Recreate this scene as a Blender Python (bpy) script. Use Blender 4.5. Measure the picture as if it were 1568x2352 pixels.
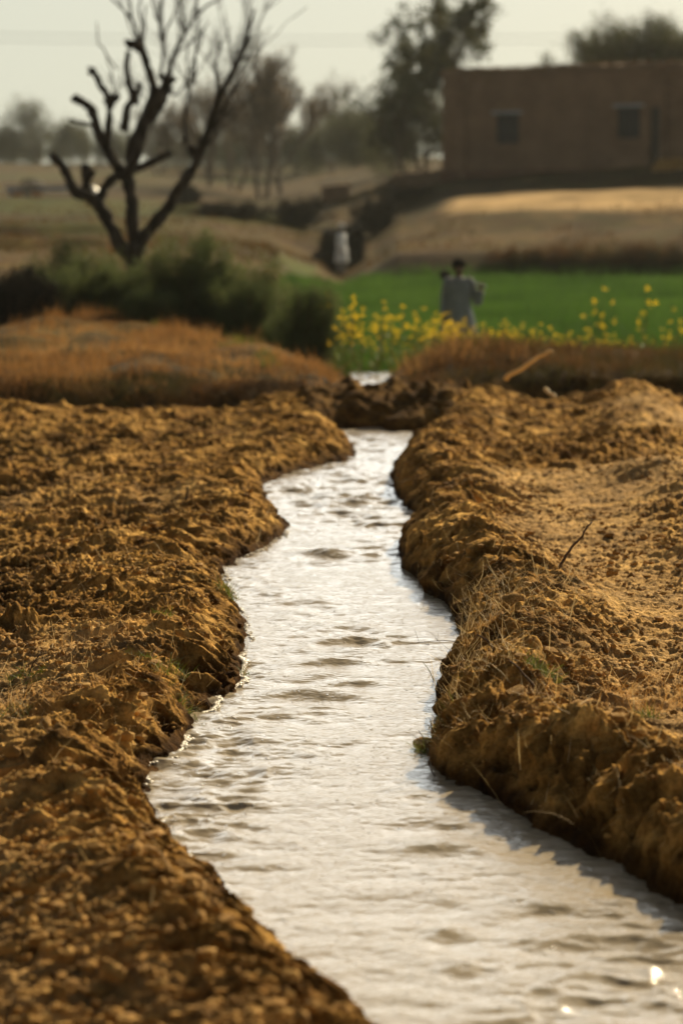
import bpy, bmesh, math, random
import numpy as np
from mathutils import Vector, Matrix
random.seed(7); RNG = np.random.default_rng(11)
scene = bpy.context.scene
for o in list(bpy.data.objects): bpy.data.objects.remove(o)
C = scene.collection

# ------------------------------------------------------------------ camera, sky, sun, exposure
F = 5553.0; EYE = 2.3; PITCH = math.atan((1176-480)/F)      # 85 mm lens, pixels of a 1568 x 2352 picture
cam_d = bpy.data.cameras.new('camera'); cam = bpy.data.objects.new('camera', cam_d); C.objects.link(cam)
cam.location = (0, 0, EYE); cam.rotation_euler = (math.pi/2-PITCH, 0, 0)
cam_d.sensor_fit = 'VERTICAL'; cam_d.sensor_height = 36; cam_d.sensor_width = 24; cam_d.lens = 85
cam_d.clip_start = .1; cam_d.clip_end = 6000
cam_d.dof.use_dof = True; cam_d.dof.focus_distance = 12.0; cam_d.dof.aperture_fstop = 1.8
scene.camera = cam
SUN_AZ, SUN_EL = 26, 28          # azimuth clockwise from +Y
world = bpy.data.worlds.new('World'); scene.world = world; world.use_nodes = True
wn = world.node_tree; wn.nodes.clear()
sky = wn.nodes.new('ShaderNodeTexSky'); sky.sky_type = 'NISHITA'; sky.sun_disc = False
sky.sun_elevation = math.radians(SUN_EL); sky.sun_rotation = math.radians(SUN_AZ)
sky.air_density = 1.0; sky.dust_density = 4.0; sky.ozone_density = 1.0
hs = wn.nodes.new('ShaderNodeMixRGB'); hs.blend_type = 'MIX'; hs.inputs[0].default_value = .8
wtc = wn.nodes.new('ShaderNodeTexCoord'); wsx = wn.nodes.new('ShaderNodeSeparateXYZ'); wr = wn.nodes.new('ShaderNodeValToRGB')   # milky hazy winter sky, deeper overhead; unseen bright band added to light the water
for i_, (p_, c_) in enumerate(((0, (1.10, 1.14, .95)), (.10, (1.08, 1.12, .95)), (.15, (5.8, 6.05, 5.9)), (.34, (5.2, 5.4, 5.25)), (.46, (.42, .43, .40)), (1, (.08, .095, .115)))):
    if i_ > 1: wr.color_ramp.elements.new(.5)
    wr.color_ramp.elements[i_].position = p_; wr.color_ramp.elements[i_].color = (*c_, 1)
wsc = wn.nodes.new('ShaderNodeMixRGB'); wsc.blend_type = 'MULTIPLY'; wsc.inputs[0].default_value = 1; wsc.inputs[2].default_value = (9.2, 9.2, 9.2, 1)
wn.links.new(wtc.outputs['Generated'], wsx.inputs[0]); wn.links.new(wsx.outputs[2], wr.inputs[0]); wn.links.new(wr.outputs[0], wsc.inputs[1]); 
wdot = wn.nodes.new('ShaderNodeVectorMath'); wdot.operation = 'DOT_PRODUCT'; wdot.inputs[1].default_value = (math.sin(math.radians(SUN_AZ)), math.cos(math.radians(SUN_AZ)), 0)
wmr = wn.nodes.new('ShaderNodeMapRange'); wmr.inputs[1].default_value = -.1; wmr.inputs[2].default_value = .80; wmr.inputs[3].default_value = .12; wmr.inputs[4].default_value = 1.0   # the haze glows on the sun's side
wm2 = wn.nodes.new('ShaderNodeMixRGB'); wm2.blend_type = 'MULTIPLY'; wm2.inputs[0].default_value = 1
wn.links.new(wtc.outputs['Generated'], wdot.inputs[0]); wn.links.new(wdot.outputs['Value'], wmr.inputs[0]); wn.links.new(wsc.outputs[0], wm2.inputs[1]); wn.links.new(wmr.outputs[0], wm2.inputs[2]); wn.links.new(wm2.outputs[0], hs.inputs[2])
bg = wn.nodes.new('ShaderNodeBackground'); bg.inputs[1].default_value = .042
wo = wn.nodes.new('ShaderNodeOutputWorld')
wn.links.new(sky.outputs[0], hs.inputs[1]); wn.links.new(hs.outputs[0], bg.inputs[0]); wn.links.new(bg.outputs[0], wo.inputs[0])
sun_d = bpy.data.lights.new('sun', 'SUN'); sun_d.energy = 5.0; sun_d.angle = math.radians(.6); sun_d.color = (1, .81, .52)
sun = bpy.data.objects.new('sun', sun_d); C.objects.link(sun)
sd = Vector((math.sin(math.radians(SUN_AZ))*math.cos(math.radians(SUN_EL)), math.cos(math.radians(SUN_AZ))*math.cos(math.radians(SUN_EL)), math.sin(math.radians(SUN_EL))))
sun.rotation_euler = sd.to_track_quat('Z', 'Y').to_euler(); sun.location = sd*50
scene.view_settings.view_transform = 'Standard'; scene.view_settings.look = 'None'
scene.view_settings.exposure = 0.82; scene.view_settings.gamma = 1
scene.cycles.max_bounces = 6; scene.cycles.volume_bounces = 0; scene.cycles.use_denoising = True

# ------------------------------------------------------------------ helpers
cp, sp = math.cos(PITCH), math.sin(PITCH)
def P(px, py, Y):
    v = (1176-py)/F; dy = cp+v*sp; k = Y/dy
    return Vector(((px-784)/F*k, Y, EYE+(v*cp-sp)*k))
def G(px, py, z=0.0):
    v = (1176-py)/F; dy = cp+v*sp; dz = v*cp-sp; k = (z-EYE)/dz
    return ((px-784)/F*k, dy*k)
def PZ(py, Y): return P(784, py, Y).z
def ss(a, b, x):
    t = np.clip((x-a)/(b-a), 0, 1); return t*t*(3-2*t)
def _h(ix, iy, seed):
    n = (ix.astype(np.int64)*374761393+iy.astype(np.int64)*668265263+seed*974711) & 0xffffffff
    n = ((n ^ (n >> 13))*1274126177) & 0xffffffff
    n = ((n ^ (n >> 15))*2246822519) & 0xffffffff
    return ((n ^ (n >> 16)) & 0xffffff)/float(0xffffff)
def vn(x, y, seed=0):
    ix = np.floor(x); iy = np.floor(y); fx = x-ix; fy = y-iy
    ux = fx*fx*fx*(fx*(fx*6-15)+10); uy = fy*fy*fy*(fy*(fy*6-15)+10)
    a = _h(ix, iy, seed); b = _h(ix+1, iy, seed); c = _h(ix, iy+1, seed); d = _h(ix+1, iy+1, seed)
    return (a*(1-ux)+b*ux)*(1-uy)+(c*(1-ux)+d*ux)*uy*1.0
def fbm(x, y, seed=0, oct=3, gain=.5):
    s = 0; a = 1; t = 0
    for i in range(oct):
        s = s+a*(vn(x*2**i+i*17.3, y*2**i-i*9.1, seed+i)*2-1); t += a; a *= gain
    return s/t
def lumps(x, y, f, seed, dens=1.0):        # rounded clod bumps, height in units of one cell
    X = x*f; Y = y*f; ix = np.floor(X); iy = np.floor(Y); out = np.zeros_like(x)
    for dx in (-1, 0, 1):
        for dy in (-1, 0, 1):
            cx = ix+dx; cy = iy+dy
            r = .18+.40*_h(cx, cy, seed+3)**1.5
            px = cx+.15+.7*_h(cx, cy, seed); py = cy+.15+.7*_h(cx, cy, seed+1)
            an = _h(cx, cy, seed+5)*3.14; el = 1+.8*_h(cx, cy, seed+6)
            ex = X-px; ey = Y-py; ca = np.cos(an); sa = np.sin(an)
            q = ((ex*ca+ey*sa)*el)**2+(-ex*sa+ey*ca)**2
            hgt = np.sqrt(np.clip(r*r-q, 0, None))*(.5+.6*_h(cx, cy, seed+7))
            if dens < 1: hgt = hgt*(_h(cx, cy, seed+9) < dens)
            out = np.maximum(out, hgt)
    return out/f

def mesh_np(name, V, faces, mat=None, parent=None, smooth=True, link=True):
    """faces: list of integer arrays (n,k)."""
    me = bpy.data.meshes.new(name); V = np.asarray(V, dtype=np.float32)
    me.vertices.add(len(V)); me.vertices.foreach_set('co', V.ravel())
    fl = [np.asarray(f, dtype=np.int32) for f in faces if len(f)]
    tot = np.concatenate([np.full(len(f), f.shape[1], np.int32) for f in fl]); lp = np.concatenate([f.ravel() for f in fl])
    st = np.concatenate([[0], np.cumsum(tot)[:-1]]).astype(np.int32)
    me.loops.add(len(lp)); me.loops.foreach_set('vertex_index', lp)
    me.polygons.add(len(tot)); me.polygons.foreach_set('loop_start', st)
    me.polygons.foreach_set('use_smooth', np.full(len(tot), smooth, bool))
    me.update(calc_edges=True)
    if mat: me.materials.append(mat)
    if not link: return me
    o = bpy.data.objects.new(name, me); C.objects.link(o)
    if parent: o.parent = parent
    return o
def vcol(o, name, arr):
    a = o.data.attributes.new(name, 'FLOAT_COLOR', 'POINT'); a.data.foreach_set('color', np.asarray(arr, np.float32).ravel())
def tag(o, label=None, cat=None, group=None, kind=None):
    if label: o['label'] = label
    if cat: o['category'] = cat
    if group: o['group'] = group
    if kind: o['kind'] = kind
    return o
def empty(name, loc, rz=0.0):
    o = bpy.data.objects.new(name, None); C.objects.link(o); o.location = loc; o.rotation_euler = (0, 0, rz); o.empty_display_size = .1; return o
def copy_tree(o, loc=None, rz=None, sc=None, parent=None):
    c = o.copy(); C.objects.link(c)
    if parent: c.parent = parent
    for ch in list(o.children): copy_tree(ch, parent=c)
    if loc is not None: c.location = loc
    if rz is not None: c.rotation_euler = (0, 0, rz)
    if sc is not None: c.scale = (sc, sc, sc)
    return c

# ------------------------------------------------------------------ materials
def mat(name, cols, scale=4.0, rough=.9, bump=0.0, bscale=40.0, spec=.2, stretch=(1, 1, 1), trans=None, detail=5, attr=None, coord='Object'):
    m = bpy.data.materials.new(name); m.use_nodes = True; n = m.node_tree; L = n.links
    b = n.nodes['Principled BSDF']; b.inputs['Roughness'].default_value = rough; b.inputs['Specular IOR Level'].default_value = spec
    tc = n.nodes.new('ShaderNodeTexCoord'); mp = n.nodes.new('ShaderNodeMapping'); mp.inputs['Scale'].default_value = stretch
    L.new(tc.outputs[coord], mp.inputs[0])
    nz = n.nodes.new('ShaderNodeTexNoise'); nz.inputs['Scale'].default_value = scale; nz.inputs['Detail'].default_value = detail
    L.new(mp.outputs[0], nz.inputs['Vector'])
    cr = n.nodes.new('ShaderNodeValToRGB'); e = cr.color_ramp.elements
    while len(e) < len(cols): e.new(.5)
    for i, c in enumerate(cols):
        e[i].position = .3+.4*i/max(1, len(cols)-1); e[i].color = (*c, 1)
    L.new(nz.outputs[0], cr.inputs[0]); src = cr.outputs[0]
    if attr:
        at = n.nodes.new('ShaderNodeAttribute'); at.attribute_name = attr
        mx = n.nodes.new('ShaderNodeMixRGB'); mx.blend_type = 'MULTIPLY'; mx.inputs[0].default_value = 1
        L.new(src, mx.inputs[1]); L.new(at.outputs['Color'], mx.inputs[2]); src = mx.outputs[0]
    L.new(src, b.inputs['Base Color'])
    if bump:
        nb = n.nodes.new('ShaderNodeTexNoise'); nb.inputs['Scale'].default_value = bscale; nb.inputs['Detail'].default_value = 6
        L.new(mp.outputs[0], nb.inputs['Vector'])
        bp = n.nodes.new('ShaderNodeBump'); bp.inputs['Strength'].default_value = 1; bp.inputs['Distance'].default_value = bump
        L.new(nb.outputs[0], bp.inputs['Height']); L.new(bp.outputs[0], b.inputs['Normal'])
    if trans:
        t = n.nodes.new('ShaderNodeBsdfTranslucent'); L.new(src, t.inputs[0]); ms = n.nodes.new('ShaderNodeMixShader'); ms.inputs[0].default_value = trans
        L.new(b.outputs[0], ms.inputs[1]); L.new(t.outputs[0], ms.inputs[2]); L.new(ms.outputs[0], n.nodes['Material Output'].inputs[0])
    return m

def ground_material():
    m = bpy.data.materials.new('ground_soil'); m.use_nodes = True; n = m.node_tree; L = n.links
    b = n.nodes['Principled BSDF']; b.inputs['Roughness'].default_value = 1; b.inputs['Specular IOR Level'].default_value = .03
    geo = n.nodes.new('ShaderNodeNewGeometry')
    def noise(sc, det=5):
        z = n.nodes.new('ShaderNodeTexNoise'); z.inputs['Scale'].default_value = sc; z.inputs['Detail'].default_value = det
        L.new(geo.outputs['Position'], z.inputs['Vector']); return z.outputs[0]
    def ramp(src, stops):
        r = n.nodes.new('ShaderNodeValToRGB'); e = r.color_ramp.elements
        while len(e) < len(stops): e.new(.5)
        for i, (p, c) in enumerate(stops): e[i].position = p; e[i].color = (*c, 1)
        L.new(src, r.inputs[0]); return r.outputs[0]
    def mix(f, a, c, mode='MIX'):
        x = n.nodes.new('ShaderNodeMixRGB'); x.blend_type = mode
        for i, s in ((0, f), (1, a), (2, c)):
            if isinstance(s, (int, float)): x.inputs[i].default_value = s
            elif isinstance(s, tuple): x.inputs[i].default_value = (*s, 1)
            else: L.new(s, x.inputs[i])
        return x.outputs[0]
    soil = ramp(noise(2.2, 6), [(.3, (.15, .075, .020)), (.5, (.32, .178, .046)), (.7, (.60, .37, .115))])
    soil = mix(.85, soil, ramp(noise(9, 6), [(.36, (.34, .31, .28)), (.5, (.92, .90, .88)), (.66, (1.6, 1.6, 1.55))]), 'MULTIPLY')
    grit = ramp(noise(75, 4), [(.35, (.55, .5, .45)), (.55, (1, 1, 1)), (.75, (1.15, 1.12, 1.05))])
    soil = mix(.7, soil, grit, 'MULTIPLY')
    at = n.nodes.new('ShaderNodeAttribute'); at.attribute_name = 'cover'
    sx = n.nodes.new('ShaderNodeSeparateColor'); L.new(at.outputs['Color'], sx.inputs[0])
    dry = ramp(noise(.55, 7), [(.3, (.02, .0135, .006)), (.46, (.05, .031, .012)), (.56, (.038, .034, .010)), (.72, (.10, .060, .022))])
    col = mix(sx.outputs[0], soil, dry)
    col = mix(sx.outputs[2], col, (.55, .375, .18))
    grn = ramp(noise(1.5, 4), [(.35, (.035, .06, .012)), (.65, (.09, .11, .025))])
    col = mix(at.outputs['Alpha'], col, grn)
    col = mix(sx.outputs[1], col, mix(1.0, col, (.15, .125, .11), 'MULTIPLY'))  # damp soil darkening, deepened with painted shade on the banks
    L.new(col, b.inputs['Base Color'])
    bp = n.nodes.new('ShaderNodeBump'); bp.inputs['Distance'].default_value = .006; bp.inputs['Strength'].default_value = .9
    bp2 = n.nodes.new('ShaderNodeBump'); bp2.inputs['Distance'].default_value = .035; bp2.inputs['Strength'].default_value = .8; L.new(noise(26, 7), bp2.inputs['Height'])
    L.new(noise(110, 6), bp.inputs['Height']); L.new(bp2.outputs[0], bp.inputs['Normal']); L.new(bp.outputs[0], b.inputs['Normal'])
    return m
M = {}
M['ground'] = ground_material()
M['clod'] = mat('clod_soil', [(.27, .135, .045), (.37, .20, .075), (.45, .26, .11)], 14, .95, .003, 120, .1, coord='Generated')
M['clod'] = mat('clod_soil', [(.14, .070, .018), (.30, .165, .044), (.48, .29, .09)], 9, .95, .003, 120, .1)
M['bark_dead'] = mat('dead_bark', [(.014, .011, .009), (.032, .025, .019), (.07, .055, .042)], 6, .95, .02, 14, .1, (1, 1, .35))
M['bark_grey'] = mat('grey_bark', [(.07, .055, .04), (.14, .11, .085)], 5, .95, 0, 14, .1)
M['twig'] = mat('twig_wood', [(.05, .03, .018), (.12, .075, .04)], 20, .85, 0, 14, .15)
M['straw'] = mat('straw', [(.42, .28, .11), (.60, .44, .20), (.75, .6, .34)], 3, .7, 0, 9, .25, trans=.25)
M['dry'] = mat('dry_grass', [(.16, .078, .025), (.28, .142, .045), (.42, .24, .085)], .8, .85, 0, 9, .15, trans=.35)
M['tuft'] = mat('golden_tuft', [(.30, .15, .04), (.46, .27, .09), (.58, .38, .15)], 3, .8, 0, 9, .2, trans=.3)
M['drygreen'] = mat('half_dry_grass', [(.05, .028, .012), (.12, .060, .020), (.05, .045, .014), (.16, .09, .03)], .7, .85, 0, 9, .15, trans=.3)
M['green'] = mat('green_grass', [(.07, .088, .012), (.15, .17, .025)], 2, .7, 0, 9, .3, trans=.35)
M['wheat'] = mat('wheat_blades', [(.032, .075, .012), (.058, .12, .018), (.09, .165, .026)], .35, .8, 0, 9, .1, trans=.35)
M['bush'] = mat('bush_leaves', [(.05, .066, .022), (.09, .112, .038), (.15, .155, .06)], 1.5, .85, 0, 9, .1, trans=.4)
M['bushdark'] = mat('dark_bush_leaves', [(.012, .010, .006), (.03, .022, .014)], 1.5, .9, 0, 9, .1)
M['leaf_euc'] = mat('tree_leaves', [(.03, .036, .014), (.06, .066, .024), (.12, .11, .035)], .5, .7, 0, 9, .2, trans=.3)
M['leaf_brown'] = mat('brown_twiggery', [(.14, .105, .07), (.24, .18, .115)], .5, .9, 0, 9, .1, trans=.5)
M['leaf_far'] = mat('far_leaves', [(.05, .055, .03), (.10, .10, .055)], .3, .9, 0, 9, .1, trans=.4)
M['mustard'] = mat('mustard_petals', [(.78, .50, .01), (.90, .66, .02)], 3, .7, 0, 9, .2, trans=.4)
M['cloth_grey'] = mat('pale_grey_cloth', [(.20, .20, .195), (.27, .27, .26)], 6, .9, .004, 30, .1)
M['cloth_white'] = mat('off_white_cloth', [(.58, .57, .53), (.70, .69, .64)], 6, .9, .004, 30, .1)
M['skin'] = mat('brown_skin', [(.12, .055, .03), (.16, .08, .045)], 10, .6, 0, 9, .3)
M['hair'] = mat('black_hair', [(.008, .007, .006), (.018, .015, .012)], 20, .95, 0, 9, .02)
M['wood'] = mat('grey_weathered_wood', [(.30, .31, .32), (.45, .46, .48)], 3, .8, .003, 20, .2, (1, 1, 1))
M['iron'] = mat('dark_iron', [(.02, .018, .016), (.05, .04, .03)], 10, .6, 0, 9, .4)
M['shutter'] = mat('blue_grey_shutter', [(.015, .02, .027), (.03, .036, .045)], 3, .7, 0, 9, .2)
M['eye'] = mat('eye_white', [(.6, .58, .55), (.7, .68, .65)], 10, .4)
M['metal'] = bpy.data.materials.new('tin'); M['metal'].use_nodes = True
_b = M['metal'].node_tree.nodes['Principled BSDF']; _b.inputs['Metallic'].default_value = 1; _b.inputs['Roughness'].default_value = .5; _b.inputs['Base Color'].default_value = (.8, .78, .72, 1)

def brick_mat(name, c1, c2, mortar):
    m = bpy.data.materials.new(name); m.use_nodes = True; n = m.node_tree; L = n.links; b = n.nodes['Principled BSDF']
    b.inputs['Roughness'].default_value = .95; b.inputs['Specular IOR Level'].default_value = .1
    tc = n.nodes.new('ShaderNodeTexCoord'); mp = n.nodes.new('ShaderNodeMapping'); mp.inputs['Rotation'].default_value = (math.pi/2, 0, 0)
    br = n.nodes.new('ShaderNodeTexBrick'); br.inputs['Scale'].default_value = 1; br.inputs['Color1'].default_value = (*c1, 1); br.inputs['Color2'].default_value = (*c2, 1); br.inputs['Mortar'].default_value = (*mortar, 1)
    br.inputs['Brick Width'].default_value = .24; br.inputs['Row Height'].default_value = .085; br.inputs['Mortar Size'].default_value = .012
    nz = n.nodes.new('ShaderNodeTexNoise'); nz.inputs['Scale'].default_value = .7; nz.inputs['Detail'].default_value = 7
    cr = n.nodes.new('ShaderNodeValToRGB'); cr.color_ramp.elements[0].position = .3; cr.color_ramp.elements[0].color = (.7, .68, .66, 1); cr.color_ramp.elements[1].position = .7; cr.color_ramp.elements[1].color = (1.1, 1.1, 1.05, 1)
    mx = n.nodes.new('ShaderNodeMixRGB'); mx.blend_type = 'MULTIPLY'; mx.inputs[0].default_value = 1
    L.new(tc.outputs['Object'], mp.inputs[0]); L.new(mp.outputs[0], br.inputs['Vector']); L.new(tc.outputs['Object'], nz.inputs['Vector'])
    L.new(nz.outputs[0], cr.inputs[0]); L.new(br.outputs['Color'], mx.inputs[1]); L.new(cr.outputs[0], mx.inputs[2]); L.new(mx.outputs[0], b.inputs['Base Color'])
    return m
M['brick'] = brick_mat('mud_brick', (.24, .14, .085), (.30, .18, .11), (.21, .15, .10))
M['plinth'] = brick_mat('red_brick_plinth', (.16, .07, .05), (.19, .09, .06), (.14, .09, .07))
M['mud'] = mat('mud_render', [(.17, .11, .07), (.24, .155, .095)], 1.5, .95, .02, 8, .1)

# ------------------------------------------------------------------ the lie of the land
def line(pts, zs=0.0, dx=0.0): return [(lambda g: (g[0]+dx, g[1]))(G(px, py, zs)) for px, py in pts]
LEFT = [(.62, -8), (.42, 0), (.34, 5.0)] + line([(985, 2352), (860, 2290), (758, 2228), (668, 2160), (582, 2100), (508, 2020), (450, 1945), (385, 1905), (338, 1860)], .17, .10) \
     + line([(306, 1788), (352, 1750), (402, 1733), (432, 1690), (458, 1640), (500, 1600), (545, 1572), (553, 1535), (550, 1500), (572, 1462), (560, 1425), (530, 1370), (512, 1335), (522, 1295), (600, 1262), (668, 1216), (640, 1185), (612, 1150), (596, 1118), (640, 1095), (720, 1075), (818, 1052), (800, 1020), (762, 990)]) + [(-.05, 26.5), (-.3, 27.5)]
RIGHT = [(2.2, -8), (1.95, 0), (1.75, 5.0), (1.45, 6.5)] + line([(1640, 2112), (1568, 2068), (1430, 1998), (1300, 1932), (1200, 1880), (1140, 1838), (1050, 1798), (1000, 1765), (985, 1725), (1012, 1690), (1010, 1640), (1000, 1595), (1022, 1545), (1052, 1500), (1060, 1435), (1030, 1392), (980, 1365), (950, 1322), (908, 1288), (930, 1240), (973, 1190), (930, 1162), (897, 1122), (912, 1058), (965, 1030), (998, 1008), (1000, 980)]) + [(.95, 26.5), (1.2, 27.5)]
LEFT = np.array(sorted(LEFT, key=lambda p: p[1])); RIGHT = np.array(sorted(RIGHT, key=lambda p: p[1]))
def rounded(poly, it=2):
    for _ in range(it):
        a = poly[:-1]*.75+poly[1:]*.25; b = poly[:-1]*.25+poly[1:]*.75
        poly = np.concatenate([poly[:1], np.stack([a, b], 1).reshape(-1, 2), poly[-1:]])
    return poly
LP, RP = rounded(LEFT, 1), rounded(RIGHT, 1)
def xl(Y): return np.interp(Y, LP[:, 1], LP[:, 0])
def xr(Y): return np.interp(Y, RP[:, 1], RP[:, 0])
def pdist(x, y, poly):
    d = np.full(x.shape, 1e9)
    for (ax, ay), (bx, by) in zip(poly[:-1], poly[1:]):
        vx, vy = bx-ax, by-ay; l2 = vx*vx+vy*vy+1e-12
        t = np.clip(((x-ax)*vx+(y-ay)*vy)/l2, 0, 1)
        d = np.minimum(d, (x-ax-t*vx)**2+(y-ay-t*vy)**2)
    return np.sqrt(d)
# control heights of the land beyond the ploughed field: columns are bearings, rows distances
COLS = np.array([-600, 0, 280, 450, 600, 720, 785, 850, 920, 1050, 1300, 1568, 2200])
TC = (COLS-784)/F
def r(Y, *v): return (Y, [PZ(-a, Y) if a < -20 else a for a in v])
ROWS = [
 r(27.0, .06, .06, .06, .06, .06, .08, .28, .28, .30, .2, .2, .2, .2),
 r(28.0, .27, .27, .28, .26, .27, .24, .30, .25, .30, .42, .40, .42, .42),
 r(30.2, .34, .32, .40, .36, .46, .30, .10, .05, .34, .58, .46, .42, .42),
 r(31.3, .38, .36, .44, .40, .50, .28, .08, .0, .20, .40, .30, .28, .28),
 r(32.8, .44, .42, .50, .44, .44, .16, .02, -.02, -.06, -.08, -.1, -.1, -.1),
 r(36.0, .55, .52, .58, .46, .34, .06, -.05, -.1, -.1, -.1, -.1, -.1, -.1),
 r(42.0, .75, .72, .72, .6, .40, .0, -.1, -.1, -.1, -.1, -.1, -.1, -.1),
 r(50.0, 1.05, -600, -600, .9, .6, .1, -.1, -.1, -.1, -.1, -.1, -.1, -.1),
 r(65.0, 1.4, -565, -562, -560, -575, .2, -.1, -.1, -.1, -.1, -.1, -.1, -.1),
 r(75.5, 1.5, -545, -545, -550, -568, -612, -655, .05, 0, 0, 0, 0, 0),
 r(78.5, 1.5, -540, -540, -545, -566, -608, -648, -618, -580, -577, -577, -577, -577),
 r(84.0, 1.6, -528, -530, -540, -565, -600, -634, -600, -558, -540, -532, -524, -524),
 r(90.5, 1.8, -515, -518, -520, -545, -575, -600, -570, -535, -490, -480, -466, -466),
 r(96.0, 1.9, -505, -505, -505, -520, -545, -560, -535, -508, -462, -444, -424, -420),
 r(101., 2.1, -498, -498, -498, -505, -520, -525, -510, -480, -440, -414, -388, -380),
 r(106., 2.2, -490, -490, -490, -495, -500, -498, -485, -452, -425, -400, -374, -364),
 r(112., 2.4, -480, -482, -482, -484, -478, -468, -455, -430, -408, -392, -366, -355),
 r(130., 3.0, -452, -455, -458, -478, -462, -445, -425, -392, -385, -385, -366, -355),
 r(200., 5.0, -412, -415, -425, -430, -405, -392, -380, -370, -372, -380, -366, -366),
 r(320., 8.3, -377, -378, -380, -380, -372, -368, -362, -360, -372, -380, -380, -380),
 r(450., 6.0, 6, 6, 6, 6, 7, 7, 7, 7, 6, 6, 6, 6),
 r(4000., 6.0, 6, 6, 6, 6, 6, 6, 6, 6, 6, 6, 6, 6)]
RY = np.log(np.array([q[0] for q in ROWS])); RZ = np.array([q[1] for q in ROWS])
def far_z(x, y):
    t = np.clip(x/np.maximum(y, 5), TC[0], TC[-1]); ly = np.clip(np.log(np.maximum(y, 27)), RY[0], RY[-1])
    j = np.clip(np.searchsorted(TC, t, 'right')-1, 0, len(TC)-2); i = np.clip(np.searchsorted(RY, ly, 'right')-1, 0, len(RY)-2)
    u = (t-TC[j])/(TC[j+1]-TC[j]); u = u*u*(3-2*u)*.6+u*.4; w = (ly-RY[i])/(RY[i+1]-RY[i]); w = w*w*(3-2*w)*.6+w*.4
    return (RZ[i, j]*(1-u)+RZ[i, j+1]*u)*(1-w)+(RZ[i+1, j]*(1-u)+RZ[i+1, j+1]*u)*w
BACK_X = np.array([(.37, 26), (.37, 31), (.42, 34), (.3, 38), (-.1, 48), (-.5, 62), (-.25, 80), (-.15, 88)])
def back_c(y): return np.interp(y, BACK_X[:, 1], BACK_X[:, 0])

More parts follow.
